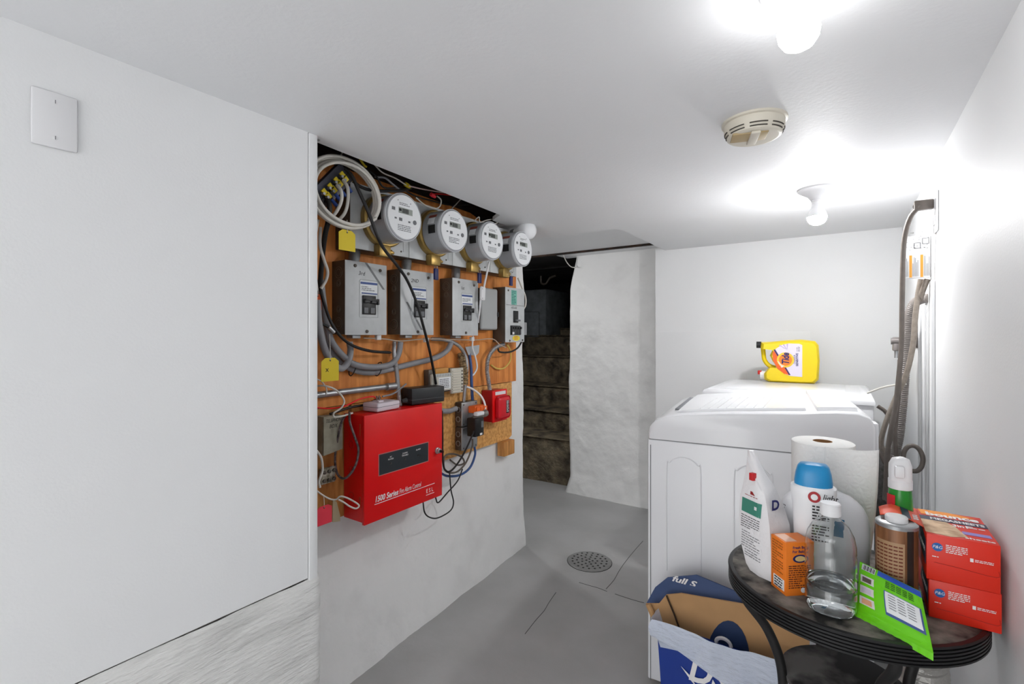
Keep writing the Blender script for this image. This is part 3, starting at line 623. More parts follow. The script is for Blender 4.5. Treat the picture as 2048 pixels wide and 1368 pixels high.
wire('black_cable', 'cut black cable end curving below the box marked 3rd', 'cable', [(640, 575, -1.56), (648, 605, -1.55), (660, 640, -1.55), (677, 668, -1.55), (703, 690, -1.56), (740, 702, -1.585), (781, 705, -1.6)], .0058, blackr)
wire('black_cable', 'black cable running from the splitter across above the dials', 'cable', [(706, 362, -1.48), (722, 374, -1.47), (745, 381, -1.46), (775, 382, -1.47), (805, 381, -1.5), (822, 376, -1.53)], .0062, blackr)
wire('black_cable', 'black bundle dropping from the splitter behind the trim', 'cable', [(655, 398, -1.47), (659, 415, -1.46), (657, 440, -1.47), (650, 470, -1.49), (644, 520, -1.54), (640, 575, -1.57)], .009, blackr)
wire('coax_cable', 'white coax hanging beside the trim with a silver connector', 'cable', [(641, 455, -1.5), (640, 490, -1.49), (648, 520, -1.5), (655, 542, -1.52), (652, 560, -1.53), (642, 577, -1.54)], .0055, coax)
wire('coax_cable', 'white coax curving along the trim edge', 'cable', [(636, 440, -1.47), (630, 480, -1.46), (630, 540, -1.46), (634, 580, -1.5)], .005, coax)
wire('coax_connector', 'metal coax connector on the black lead above the yellow tag', 'connector', [(657, 654, -1.55), (668, 665, -1.55)], .0075, galv, sub=1, n=10)
wire('black_lead', 'short black lead ending in a coax connector', 'cable', [(634, 647, -1.55), (645, 648, -1.55), (656, 654, -1.55)], .005, blackr)
# coil
cc = P(691, 388, X=-1.44); pts = []
for k in range(5*28+1):
    a = 2*math.pi*k/28-.6; f = 1+[0, .05, -.05, .09, -.1, 0][k//28]*(1-abs((k % 28)-14)/20)
    pts.append(Vector((-1.46+.04*(k/140), cc.y+.142*f*math.cos(a), cc.z+.114*f*math.sin(a)+.006*noise.noise(Vector((k*.15, 0, 0))))))
dress(B().tube(pts, .0062, 8, 2).build('coax_coil', coax, smooth=60), 'coil of white coax cable hung over the splitter', 'cable coil')
# splitter
t = thing('coax_splitter', 'grey coax splitter block with rows of yellow tags', 'splitter', P(660, 390, X=-1.5))
pa, pb = P(628, 392, X=-1.5), P(684, 336, X=-1.5); ax1 = (pb-pa).normalized(); ax2 = XV.cross(ax1)
B().obox((pa+pb)/2, (XV, ax1, ax2), (.014, (pb-pa).length/2, .021), .003).build('back_plate', M('blue grey metal', (92, 94, 106), .4, .3), t)
B().obox((pa+pb)/2-ax2*.035 if ax2.z > 0 else (pa+pb)/2+ax2*.035, (XV, ax1, ax2), (.02, (pb-pa).length/2, .016), .003).build('port_block', M('dark metal', (64, 62, 66), .4, .4), t)
for a, b_ in ((649, 384), (661, 373), (673, 361), (685, 350), (657, 391), (668, 379), (680, 367), (691, 357)):
    q_ = P(a, b_, X=-1.47); B().obox(q_, (XV, ax1, ax2), (.003, .0085, .011), .001).build('yellow_tag', yellow, t)
    B().cyl(q_+XV*.0-ax1*.012, q_+XV*.012-ax1*.012, .005, 10).build('port_connector', galv, t)
for a, b_ in ((698, 378), (686, 386), (675, 394), (668, 405)):
    q_ = P(a, b_, X=-1.48); B().cyl(q_+ax2*.014, q_-ax2*.014, .0065, 10).build('blue_connector', M('blue boot', (40, 74, 150), .4), t)
wire('coax_cable', 'white coax from the third splitter port curving down', 'cable', [(674, 370, -1.46), (682, 382, -1.44), (683, 400, -1.44), (675, 420, -1.45), (660, 440, -1.47)], .006, coax)
wire('coax_cable', 'white coax from the last splitter port curving down', 'cable', [(686, 360, -1.46), (695, 375, -1.44), (696, 400, -1.44), (690, 425, -1.45), (675, 443, -1.47)], .006, coax)
# cavity wires
wn_ = [('joist_wire', 'thin white wire crossing the joist gap toward the yellow nut', [(748, 328, -1.5), (765, 345, -1.5), (790, 356, -1.5), (812, 370, -1.5)], .003, coax),
 ('joist_wire', 'pale pink wire running on from the yellow nut along the ceiling edge', [(818, 372, -1.5), (845, 378, -1.52), (880, 384, -1.55), (897, 386, -1.58)], .003, M('pink white jacket', (220, 190, 186), .5)),
 ('joist_wire', 'white wire loop hanging from the red wire nut', [(832, 395, -1.53), (850, 410, -1.52), (870, 417, -1.52), (880, 412, -1.52), (882, 400, -1.52), (874, 392, -1.52)], .003, coax),
 ('joist_wire', 'black wire arching over the first meter', [(735, 340, -1.5), (752, 352, -1.5), (768, 375, -1.5), (800, 377, -1.52), (830, 392, -1.55), (858, 400, -1.58), (900, 410, -1.6), (940, 409, -1.62)], .0035, blackr),
 ('joist_wire', 'grey wire arching beside the coax coil', [(750, 354, -1.51), (770, 356, -1.5), (785, 368, -1.5), (800, 380, -1.52)], .004, grey_cable),
 ('joist_wire', 'white wire twist above the third meter', [(948, 442, -1.55), (958, 434, -1.54), (960, 444, -1.54), (975, 440, -1.53), (992, 438, -1.53), (996, 444, -1.53), (985, 448, -1.54), (965, 445, -1.55)], .003, coax),
 ('joist_wire', 'short white wire stub between second and third meter tops', [(904, 417, -1.58), (922, 398, -1.6)], .003, coax),
 ('joist_wire', 'red wire at the ceiling edge over the second meter', [(862, 388, -1.56), (880, 388, -1.57), (905, 391, -1.6)], .003, redp),
 ('joist_wire', 'yellow wire end in the dark gap above the coil', [(720, 318, -1.5), (728, 330, -1.5), (733, 334, -1.5)], .0045, yellow),
 ('joist_wire', 'white wire stub poking up behind the coil', [(678, 315, -1.52), (684, 306, -1.54), (682, 300, -1.56)], .003, coax)]
for nm, lb_, pp_, r, mt in wn_: wire(nm, lb_, 'wire', pp_, r, mt)
for a, b_, mt, lb_ in ((815, 371, yellow, 'yellow wire nut above the first meter'), (866, 391, M('red nut', (226, 48, 60), .4), 'red wire connector above the second meter')):
    q_ = P(a, b_, X=-1.51); dress(B().lathe(q_, (.1, 1, -.3), [(.004, -.015), (.009, -.013), (.0095, .0), (.007, .014), (.003, .016)], 12).build('wire_nut', mt), lb_, 'wire nut')
# thin wires on the board
wl = [('thin_wire', 'thin beige wire stapled along under the breaker boxes', [(727, 676, -1.6), (770, 678, -1.6), (800, 682, -1.6), (850, 678, -1.6), (900, 679, -1.6), (950, 680, -1.6), (985, 678, -1.6), (1000, 690, -1.58), (1012, 695, -1.57)], .0028, M('beige wire', (190, 170, 150), .5)),
 ('yellow_wire', 'yellow wire loop under the house panel', [(1014, 688, -1.6), (1021, 702, -1.6), (1020, 722, -1.61), (1008, 736, -1.62), (994, 737, -1.63), (982, 730, -1.64)], .0045, M('pale yellow wire', (220, 190, 96), .5)),
 ('black_wire', 'black wire loop under the house panel at the wall edge', [(1043, 684, -1.58), (1035, 696, -1.57), (1020, 704, -1.57), (1000, 704, -1.58), (996, 697, -1.6)], .005, blackr),
 ('white_lead', 'white cord from the third meter down to the inline switch', [(978, 524, -1.5), (974, 545, -1.5), (968, 574, -1.52)], .005, whitep),
 ('white_lead', 'white cord leaving the inline switch downward', [(961, 600, -1.53), (959, 622, -1.54), (956, 645, -1.57)], .005, whitep),
 ('white_lead', 'white cord hanging from the tape patch', [(946, 672, -1.6), (945, 695, -1.6), (951, 715, -1.6), (954, 735, -1.6), (948, 748, -1.6), (942, 752, -1.61)], .0045, whitep),
 ('white_lead', 'white cord arching into the orange adapter', [(927, 772, -1.62), (945, 778, -1.6), (962, 792, -1.57), (970, 810, -1.55), (969, 826, -1.54)], .0055, whitep),
 ('blue_lead', 'blue cable bundle hanging to the outlet box', [(938, 705, -1.62), (942, 735, -1.61), (943, 765, -1.61), (945, 802, -1.62)], .008, M('blue jacket', (52, 84, 140), .45)),
 ('blue_lead', 'blue cable looping out below the lower junction box', [(949, 893, -1.6), (950, 910, -1.6), (940, 935, -1.6), (920, 950, -1.6), (895, 952, -1.6), (880, 945, -1.6)], .006, M('blue jacket', (52, 84, 140), .45)),
 ('black_lead', 'black cord from wall wart sagging to the cabinet side', [(948, 862, -1.53), (936, 890, -1.54), (920, 920, -1.56), (904, 940, -1.57), (893, 942, -1.58), (886, 925, -1.58), (885, 860, -1.58), (884, 822, -1.58)], .0045, blackr),
 ('grey_lead', 'grey cord from the lower box sagging below the cabinet edge', [(945, 878, -1.57), (944, 895, -1.57), (932, 925, -1.58), (915, 943, -1.58), (897, 945, -1.58), (888, 935, -1.6), (890, 912, -1.62), (908, 908, -1.62), (924, 915, -1.62), (928, 926, -1.62), (915, 930, -1.62), (900, 920, -1.62)], .0045, M('grey brown cord', (96, 88, 80), .5)),
 ('black_lead', 'thin black cord looping low under the cabinet', [(899, 945, -1.57), (902, 980, -1.58), (907, 1005, -1.58), (900, 1022, -1.58), (875, 1036, -1.57), (858, 1034, -1.56), (849, 1024, -1.56), (846, 1003, -1.57)], .0032, blackr),
 ('black_lead', 'thin black cord crossing to the cabinet corner', [(925, 938, -1.57), (915, 962, -1.57), (895, 985, -1.57), (877, 1005, -1.57), (872, 998, -1.57), (871, 990, -1.58)], .0032, blackr),
 ('white_wire', 'white wire loop left of the plug adapter over the conduit', [(630, 772, -1.6), (650, 772, -1.57), (672, 780, -1.56), (688, 800, -1.55), (683, 815, -1.55), (668, 826, -1.56), (669, 834, -1.56), (685, 832, -1.55), (705, 826, -1.56)], .0035, coax),
 ('white_wire', 'thin pair of white wires dropping on the steel conduit', [(634, 758, -1.6), (645, 765, -1.6), (653, 778, -1.6), (652, 790, -1.6)], .0025, coax),
 ('red_wire', 'red wire running to the plug adapter prongs', [(630, 815, -1.6), (660, 817, -1.6), (690, 812, -1.58), (720, 798, -1.58), (745, 793, -1.585), (752, 797, -1.58)], .003, redp),
 ('black_wire', 'black wires trailing behind the plug adapter', [(660, 828, -1.62), (700, 815, -1.62), (735, 808, -1.62), (760, 795, -1.63)], .005, blackr),
 ('grey_wire', 'grey wire from power supply end across the conduit', [(765, 793, -1.6), (785, 788, -1.6), (800, 778, -1.6), (812, 768, -1.63)], .004, grey_cable),
 ('speckled_wire', 'old paint-speckled wire looping over the cabinet side', [(699, 824, -1.55), (700, 845, -1.545), (710, 875, -1.535), (717, 898, -1.535), (713, 925, -1.535), (702, 946, -1.54), (688, 957, -1.56), (675, 948, -1.6), (670, 920, -1.62), (674, 885, -1.6), (683, 845, -1.58), (693, 828, -1.56)], .0045, M('speckled jacket', (120, 106, 108), .6, rgb2=(60, 50, 52), vscale=80)),
 ('white_wire', 'white wire from the trim dipping to the cabinet foot', [(634, 982, -1.58), (645, 990, -1.58), (660, 998, -1.57), (672, 999, -1.56), (680, 993, -1.55), (692, 995, -1.54), (708, 1003, -1.53), (718, 1011, -1.53), (712, 1017, -1.53), (700, 1013, -1.535), (688, 1005, -1.54), (677, 999, -1.55)], .0032, coax),
 ('white_wire', 'curved white wire beside the phone terminal block', [(632, 900, -1.58), (642, 915, -1.58), (645, 940, -1.58), (638, 962, -1.58), (640, 975, -1.58)], .0045, coax)]
for nm, lb_, pp_, r, mt in wl: wire(nm, lb_, 'wire', pp_, r, mt)
t = thing('inline_switch', 'white oval inline switch hanging before the rounded-cover box', 'switch', P(965, 602, X=-1.53))
B().obox(P(965, 587, X=-1.53), (XV, (0, 1, -.06), (0, .06, 1)), (.008, .018, .036), .007, 3).build('housing', whitep, t)
for zz in (.024, -.024): B().lathe(P(965, 587, X=-1.522)+UPZ*zz, XV, [(.002, 0), (.002, .001)], 8).build('screw', greyink, t)
dress(B().prism([P(930, 694, X=-1.615), P(958, 690, X=-1.615), P(957, 705, X=-1.615), P(952, 711, X=-1.615), P(936, 710, X=-1.615)], (.003, 0, 0)).build('tape_patch', M('silver tape', (176, 180, 184), .35, .3)), 'patch of silver duct tape on the plywood', 'tape')
rope = M('frayed rope', (176, 150, 110), .9, rgb2=(80, 64, 46), vscale=70)
dress(B().tube([P(922, 706, X=-1.625), P(925, 725, X=-1.615), P(929, 745, X=-1.61), P(929, 768, X=-1.615)], .019, 10, 6, .15, .012).build('frayed_bundle', rope), 'frayed brown wire bundle left of the blue cables', 'wire bundle')
for k, (a, b_) in enumerate(((756, 675), (852, 680), (944, 678))):
    q_ = P(a, b_, X=-1.6); dress(B().obox(q_, (XV, YV, UPZ), (.008, .011, .01), .001).build('wire_clip', whitep), 'small white wire clip under the box marked %s' % ['3rd', '2ND', '1st'][k], 'clip', 'white wire clips')
# flood bulb near the wall end
fbp = P(1052, 462, X=-1.44); ax_ = Vector((1, -.12, .03)).normalized()
t = thing('flood_bulb', 'unlit white flood bulb sticking out beside the last meter', 'light bulb', fbp)
B().lathe(fbp, ax_, [(.02, -.13), (.024, -.1), (.026, -.07), (.03, -.05), (.046, -.015), (.05, .01), (.047, .03), (.034, .047), (.015, .054), (.001, .056)], 28).build('bulb', M('frosted white glass', (236, 237, 240), .25), t)
B().lathe(fbp, ax_, [(.0255, -.1), (.0268, -.072)], 20, ).build('print_band', greyink, t)
B().lathe(fbp, ax_, [(.022, -.19), (.024, -.13), (.02, -.125)], 18).build('socket', whitep, t)
# cable along wall edge right of house panel
wire('edge_cable', 'pale cable bowing at the wall edge beside the house panel', 'cable', [(1036, 556, -1.58), (1044, 575, -1.57), (1051, 595, -1.56), (1051, 610, -1.56), (1046, 620, -1.57)], .005, coax)
# ------------------------------------------------------------------ right wall: outlet, card, hoses
y0, y1 = YP(1880, XR), YP(1868, XR)
yo = (y0+y1)/2; zo0, zo1 = ZP(1880, 458, XR), ZP(1880, 375, XR)
t = thing('wall_outlet', 'white wall outlet plate high on the right wall', 'outlet', (XR, yo, zo0))
B().box(XR-.006, XR, yo-.045, yo+.045, zo0, zo1, .004).build('plate', whitep, t)
for zz in (.3, .72): B().box(XR-.009, XR-.005, yo-.018, yo+.018, zo0+(zo1-zo0)*zz-.016, zo0+(zo1-zo0)*zz+.016, .003).build('receptacle', whitep, t)
taupe = M('taupe rubber', (104, 96, 90), .45, var=.15, vscale=40)
zq = zo0+(zo1-zo0)*.72
t = thing('power_cable', 'taupe power cable plugged in the wall outlet, dropping behind machines', 'power cable', (XR, yo, zq))
B().obox((XR-.035, yo, zq), (XV, YV, UPZ), (.027, .013, .017), .005).build('plug', taupe, t)
c0 = Vector((XR-.06, yo, zq-.002))
def PY(px, py, Y): return P(px, py, Y=Y)
B().tube([c0, PY(1836, 414, 2.2), PY(1821, 434, 2.23), PY(1810, 470, 2.26), PY(1806, 520, 2.28), PY(1804, 620, 2.3), PY(1803, 690, 2.3), PY(1797, 760, 2.3), PY(1790, 820, 2.3), PY(1780, 870, 2.3), PY(1775, 910, 2.3), PY(1770, 1000, 2.3)], .0085, 10).build('cord', taupe, t)
t = thing('instruction_box', 'white paper instruction sleeve with orange warning bands on the wall', 'paper sleeve', (XR-.04, 2.34, ZP(1862, 558, XR)))
xl_, xr_ = PY(1809, 500, 2.34).x, XR-.002; zt_, zb_ = PY(1809, 474, 2.34).z, PY(1809, 557, 2.34).z
B().box(xl_, xr_, 2.34, 2.36, zb_, zt_, .001).build('sleeve', whitep, t)
n_ = Vector((0, -1, 0))
for k in range(2): B().box(xl_+.014+k*.032, xl_+.022+k*.032, 2.3394, 2.34, zb_+.002, zb_+.085).build('warning_band', M('warning orange', (226, 160, 60), .5), t)
for k, x_ in enumerate((.002, .024, .056)):
    b = B(); rg = random.Random(k)
    for r in range(5 if k else 3):
        xx = xl_+x_+r*.0036
        b.box(xx, xx+.0012, 2.3394, 2.34, zb_+.006, zb_+rg.uniform(.05, .082))
    b.build('fine_print', greyink, t)
b = B(); rg = random.Random(5)
for k in range(26): 
    xx = xl_+rg.uniform(.004, .07); zz = zb_+rg.uniform(.1, .172); b.box(xx, xx+.004, 2.3394, 2.34, zz, zz+.0012)
for cx_, cz_ in ((.036, .12), (.06, .135)):
    b.tube([(xl_+cx_-.008, 2.339, zb_+cz_-.01), (xl_+cx_+.01, 2.339, zb_+cz_-.01), (xl_+cx_+.01, 2.339, zb_+cz_+.01), (xl_+cx_-.008, 2.339, zb_+cz_+.01), (xl_+cx_-.008, 2.339, zb_+cz_-.01)], .0009, 5, 1)
b.build('line_drawing', ink, t)
hose_m = M('ribbed grey hose', (128, 122, 118), .5)
dress(B().tube([PY(1861, 596, 2.42), PY(1845, 598, 2.46), PY(1828, 608, 2.5), PY(1816, 640, 2.52), PY(1811, 700, 2.54), PY(1808, 760, 2.54), PY(1803, 820, 2.54), PY(1798, 870, 2.54), PY(1790, 915, 2.54), PY(1785, 1000, 2.54)], .017, 14, 6, .07, .008).build('drain_hose', hose_m, smooth=60), 'ribbed grey washing machine drain hose', 'hose')
braid = M('braided hose', (150, 140, 130), .4, .3, var=.2, vscale=90)
dress(B().tube([PY(1842, 558, 2.38), PY(1836, 590, 2.39), PY(1830, 640, 2.39), PY(1826, 690, 2.39), PY(1812, 750, 2.39), PY(1790, 800, 2.39), PY(1770, 850, 2.39), PY(1762, 890, 2.39), PY(1775, 915, 2.39), PY(1790, 960, 2.39)], .0095, 10).build('supply_hose', braid), 'braided water supply hose running under the instruction sleeve', 'hose')
dress(B().tube([PY(1855, 558, 2.36), PY(1846, 580, 2.37), PY(1840, 600, 2.4)], .0095, 10).build('supply_hose', braid), 'short braided hose end under the instruction sleeve', 'hose')
lp = PY(1826, 917, 2.3); pts = [PY(1800, 720, 2.345), PY(1796, 800, 2.345), PY(1790, 870, 2.33), PY(1798, 935, 2.32)]+[lp+Vector((.028*math.cos(a), .01*math.sin(a), .045*math.sin(a))) for a in [math.pi*1.2-k*.55 for k in range(11)]]
dress(B().tube(pts, .008, 10).build('hose_loop', taupe), 'taupe hose ending in a round loop near the green spray bottle', 'hose')
dress(B().tube([PY(1755, 812, 2.46), PY(1772, 825, 2.46), PY(1783, 850, 2.46), PY(1778, 890, 2.46), PY(1762, 905, 2.45), PY(1772, 930, 2.44), PY(1790, 945, 2.44)], .0075, 10).build('hose_bend', taupe), 'thin taupe hose bending behind the paper towels', 'hose')
q_ = PY(1793, 688, 2.66)
t = thing('water_valve', 'grey water shutoff valve before the back wall', 'valve', q_)
B().obox(q_, (XV, YV, UPZ), (.014, .02, .03), .005).build('body', M('pewter', (140, 134, 132), .35, .6), t)
B().cyl(q_+Vector((-.02, -.01, .012)), q_+Vector((.012, -.01, .012)), .014, 16).build('knob', M('pewter', (140, 134, 132), .35, .6), t)
B().cyl(q_+Vector((0, 0, -.06)), q_, .008, 12).build('stem', galv, t)
dress(B().box(XR-.004, XR-.0005, YP(1838, XR), YP(1823, XR), ZP(1830, 695, XR), ZP(1830, 640, XR)).build('wall_opening', M('rusty hole', (58, 44, 36), .9, rgb2=(24, 20, 18), vscale=40)), 'dark ragged pipe opening in the right wall', 'opening', kind='structure')
dress(B().tube([PY(1735, 786, 2.5), PY(1765, 775, 2.45), PY(1790, 770, 2.42), PY(1812, 768, 2.4)], .004, 8).build('zip_tie_tail', coax), 'pale strap tail from the drain hose over the machine', 'strap')
for k, a in enumerate((1846, 1856)):
    yy = YP(a, XR); dress(B().tube([(XR-.01, yy, 0.0), (XR-.01, yy, ZP(a, 610, XR))], .006, 10, 1).build('wall_pipe', white_paint), 'thin white vertical pipe on the right wall, %s' % ('nearer the corner' if k == 0 else 'nearer the outlet'), 'pipe')
# ------------------------------------------------------------------ washing machine (near)
A = Vector((-.62, 1.814, 0)); e1v = Vector((.9937, .112, 0)).normalized(); e2v = Vector((-e1v.y, e1v.x, 0))
def L(s, w_, z): return A+e1v*s+e2v*w_+UPZ*z
t = thing('washing_machine', 'near white top-loading machine with ridged lid and embossed side', 'washing machine', L(.35, .34, 0))
DM, WM, ZS = .70, .655, .934
B().obox(L(DM/2, WM/2, ZS/2+.012), (e1v, e2v, UPZ), (DM/2, WM/2, ZS/2-.012), .006).build('cabinet', enamel, t)
B().obox(L(.011, -.0008, ZS/2), (e1v, e2v, UPZ), (.0012, .0012, ZS/2-.02)).build('front_seam', greyink, t)
prof = [(0.0, ZS+.003), (0.0, .955), (.008, .985), (.03, 1.012), (.07, 1.028), (.13, 1.039), (.25, 1.052), (.4, 1.064), (.52, 1.073), (.6, 1.082), (.66, 1.083), (.69, 1.07), (.705, 1.04), (.705, ZS+.003)]
rings = []
for w_, k, e in ((0, .55, .010), (.004, .8, .004), (.014, .95, .0), (.03, 1, 0), (WM-.03, 1, 0), (WM-.014, .95, 0), (WM-.004, .8, .004), (WM, .55, .01)):
    rings.append([L(min(DM+.005-e, max(e, s)), w_, ZS+.003+(z-ZS-.003)*(1 if z < .96 else (k*.12+.88))) for s, z in prof])
B().loft(rings).build('top_cover', enamel, t, smooth=50)
def topz(s):
    for (a, za), (b_, zb_) in zip(prof[1:], prof[2:]):
        if a <= s <= b_ and b_ > a: return za+(zb_-za)*(s-a)/(b_-a)
    return 1.05
lr = []
for s in [.1, .103, .14, .2, .3, .4, .5, .517, .52]:
    h = .0 if s in (.1, .52) else .009
    lr.append([L(s, .05, topz(s)-.004), L(s, .052, topz(s)+h), L(s, .34, topz(s)+h+.003), L(s, .605, topz(s)+h), L(s, .607, topz(s)-.004)])
ld = B().loft(lr).build('lid', enamel, t, smooth=50)
for k in range(8):
    s = .18+k*.03
    B().tube([L(s+.03*u, .07+.3*u, topz(s+.03*u)+.0095+.0027*u) for u in (0, .25, .5, .75, 1)], .0012, 5, 1).build('lid_ridge', M('enamel shade', (196, 197, 200), .3), ld)
B().obox(L(.09, .34, topz(.09)+.002), (e1v, e2v, UPZ), (.014, .2, .004), .003).build('handle_notch', M('grey gap', (120, 122, 126), .5), t)
B().loft([[L(s, w_, topz(min(s, .69))+dz) for w_, dz in ((.03, 0), (.04, .012), (.615, .012), (.625, 0))] for s in (.55, .56, .64, .66)]).build('control_console', enamel, t, smooth=30)
for s0 in (.13, .36):
    q_ = [L(s0-.06, 0, .45), L(s0-.06, 0, .82), L(s0-.05, 0, .855), L(s0-.025, 0, .875), L(s0, 0, .88), L(s0+.025, 0, .875), L(s0+.05, 0, .855), L(s0+.06, 0, .82), L(s0+.06, 0, .45)]
    B().tube(q_, .0028, 6, 4).build('embossed_arch', enamel, t)
B().obox(L(.7, .05, 1.0), (e1v, e2v, UPZ), (.014, .03, .05), .004).build('rear_bracket', enamel, t)
t = thing('dryer', 'second white laundry machine, behind the ridged-lid one, under the yellow jug', 'dryer', (-.22, 2.88, 0))
B().box(-.585, .10, 2.56, 3.21, .02, 1.035, .008).build('cabinet', enamel, t)
B().loft([[Vector((x, y, z)) for x, y in ((-.592+i, 2.555+i), (.105-i, 2.555+i), (.105-i, 3.215-i), (-.592+i, 3.215-i))] for i, z in ((0, 1.03), (0, 1.045), (.006, 1.056), (.02, 1.061), (.05, 1.062))]).build('top_panel', enamel, t, smooth=50)
B().box(-.5, .0, 2.62, 3.15, 1.0612, 1.064, .001).build('top_recess', enamel, t)
B().box(-.5935, -.585, 2.575, 3.195, .1, 1.02, .002).build('front_panel', enamel, t)
# ------------------------------------------------------------------ yellow jug
t = thing('detergent_jug', 'yellow laundry detergent jug lying on its side on the far machine', 'detergent jug', P(1580, 767, Z=1.064))
JY = 2.98; fwd = ray(1580, 720); fwd.z = 0; fwd.normalize(); rt = Vector((fwd.y, -fwd.x, 0))
base = P(1580, 766, Z=1.064); kx = (base.x/ray(1580, 766).x)/F_PX
def J(px, py, d=0.0): return base+rt*((px-1580)*kx)+UPZ*((766-py)*kx)+fwd*d
yel = M('yellow jug plastic', (234, 206, 10), .3)
out = [(1556, 766), (1600, 767), (1622, 766), (1629, 758), (1631, 720), (1629, 690), (1623, 682), (1600, 679), (1570, 681), (1545, 684), (1528, 685), (1527, 696), (1544, 698), (1548, 702), (1544, 712), (1549, 724), (1560, 735), (1552, 738), (1541, 738), (1533, 750), (1534, 762), (1542, 766)]
def ring(k, d, sh): 
    cx, cy = 1585, 724
    return [J(cx+(x-cx)*k, cy+(y-cy)*k-sh, d) for x, y in out]
B().loft([ring(.9, .0, .0), ring(.97, .012, 0), ring(1, .03, 0), ring(1, .085, 0), ring(.97, .103, 0), ring(.9, .115, 0)]).build('jug_body', yel, t, smooth=45)
B().tube([J(1531, 695, .055), J(1532, 708, .055), J(1534, 722, .055), J(1542, 733, .055), J(1554, 738, .055)], .012, 12).build('handle', yel, t)
B().cyl(J(1528, 690.5, .055), J(1519, 690.5, .055), .019, 20).build('black_cap', black, t)
B().cyl(J(1535, 754, .055), J(1526, 754, .055), .026, 20).build('spout_cap', whitep, t)
B().obox(J(1525, 748, .05), (rt, fwd, UPZ), (.01, .012, .012), .004).build('red_button', M('jug red', (196, 40, 30), .4), t)
lab = [(1601, 753), (1601, 690), (1596, 687.5), (1578, 687), (1566, 690), (1555, 698), (1549, 708), (1550, 722), (1558, 738), (1570, 748), (1581, 752)]
lilacl = M('lavender label', (222, 214, 232), .45)
lo_ = decal([J(x, y, -.0008) for x, y in lab], lilacl, t, 'label', .0008)
lo2 = decal([J(x, y, -.0022) for x, y in ((1551, 702), (1553, 704), (1578, 750), (1570, 748), (1558, 738), (1550, 722), (1549, 708))], M('label orange', (236, 100, 34), .45), t, 'orange_flash', .0006)
nrm = -fwd
dn = Vector((0, 0, -1))
decal([J(1551+dx, 700+dy, -.0026) for dx, dy in ((0, 0), (3, -1), (30, 50), (27, 50))], M('label purple', (70, 44, 96), .45), t, 'purple_stripe', .0005)
B().prism(circ(J(1572, 720, -.003), rt, UPZ, .042, 28), -fwd*.0006).build('logo_ring', M('logo yellow', (248, 196, 60), .45), t)
B().prism(circ(J(1572, 720, -.0042), rt, UPZ, .032, 28), -fwd*.0006).build('logo_disc', M('logo orange', (240, 130, 40), .45), t)
navy = M('navy print', (28, 32, 100), .45)
text('Tide', J(1578, 729, -.006), UPZ, -rt, .035, navy, t, bold=.03, shear=.2, wid=.062)
text('SIMPLY', J(1585, 726, -.003), UPZ, -rt, .009, navy, t, bold=.02, wid=.035)
text('CLEAN &', J(1589, 728, -.003), UPZ, -rt, .009, navy, t, wid=.05)
text('SENSITIVE', J(1594, 732, -.003), UPZ, -rt, .011, navy, t, bold=.02, wid=.072)
text('%66', J(1558, 723, -.0035), (rt*.55+dn).normalized(), (rt+UPZ*.55).normalized(), .018, whiteink, t, bold=.02)
for k in range(3): decal([J(1575, 700, -.0016), J(1560+k*7, 691-k*1.5, -.0016), J(1563+k*7, 690-k*1.2, -.0016)], M('purple ray', (188, 168, 208), .5), t, 'label_ray', .0005)
fineprint(J(1592, 703, -.0015), UPZ, -rt, .03, 3, .006, greyink, t, seed=2)
# ------------------------------------------------------------------ table
TZ = CAMZ-.578
pA, pB, pC = [P(a, b_, Z=TZ).xy for a, b_ in ((1457, 1112), (1978, 1268), (1700, 1270))]
def circum(a, b_, c):
    d = 2*(a.x*(b_.y-c.y)+b_.x*(c.y-a.y)+c.x*(a.y-b_.y))
    ux = ((a.dot(a))*(b_.y-c.y)+(b_.dot(b_))*(c.y-a.y)+(c.dot(c))*(a.y-b_.y))/d
    uy = ((a.dot(a))*(c.x-b_.x)+(b_.dot(b_))*(a.x-c.x)+(c.dot(c))*(b_.x-a.x))/d
    return Vector((ux, uy)), (Vector((ux, uy))-a).length
TC, TR = circum(pA, pB, pC)
print('TABLE', TC, TR)
tc3 = Vector((TC.x, TC.y, 0))
t = thing('side_table', 'round black bistro table with ridged rim and dusty top', 'table', tc3)
dusty = M('dusty black top', (150, 143, 134), .8, rgb2=(34, 33, 32), vscale=16, thr=(.42, .72), bump=.25, bscale=60)
pr = [(TR-.02, -.042), (TR-.006, -.042)]
for k in range(5): pr += [(TR-.001, -.039+k*.0068), (TR-.001, -.0355+k*.0068), (TR-.0045, -.0345+k*.0068), (TR-.0045, -.0325+k*.0068)]
pr += [(TR, -.004), (TR-.003, -.001), (TR-.012, -.0002)]
B().lathe(tc3+UPZ*TZ, UPZ, pr, 96).build('rim', M('black ridged plastic', (26, 26, 27), .4), t, smooth=25)
B().lathe(tc3+UPZ*TZ, UPZ, [(TR-.011, -.02), (TR-.011, 0), (.001, 0.0003)], 96).build('tabletop', dusty, t)
B().lathe(tc3+UPZ*(CAMZ-.815), UPZ, [(.12, -.018), (.128, -.012), (.13, 0), (.124, .004), (.001, .003)], 48).build('lower_shelf', M('dusty grey shelf', (120, 118, 116), .8, rgb2=(40, 39, 39), vscale=9, thr=(.4, .55)), t)
for ang in (math.radians(a) for a in (205, 292, 25, 112)):
    d_ = Vector((math.cos(ang), math.sin(ang), 0))
    pts = [tc3+d_*(TR-.03)+UPZ*(TZ-.035), tc3+d_*(TR-.035)+UPZ*(TZ-.07), tc3+d_*.165+UPZ*(TZ-.14), tc3+d_*.135+UPZ*(TZ-.24), tc3+d_*.14+UPZ*(TZ-.4), tc3+d_*.2+UPZ*.2, tc3+d_*.24+UPZ*.012]
    B().tube(pts, .011, 12, 8).build('leg', blackr, t)
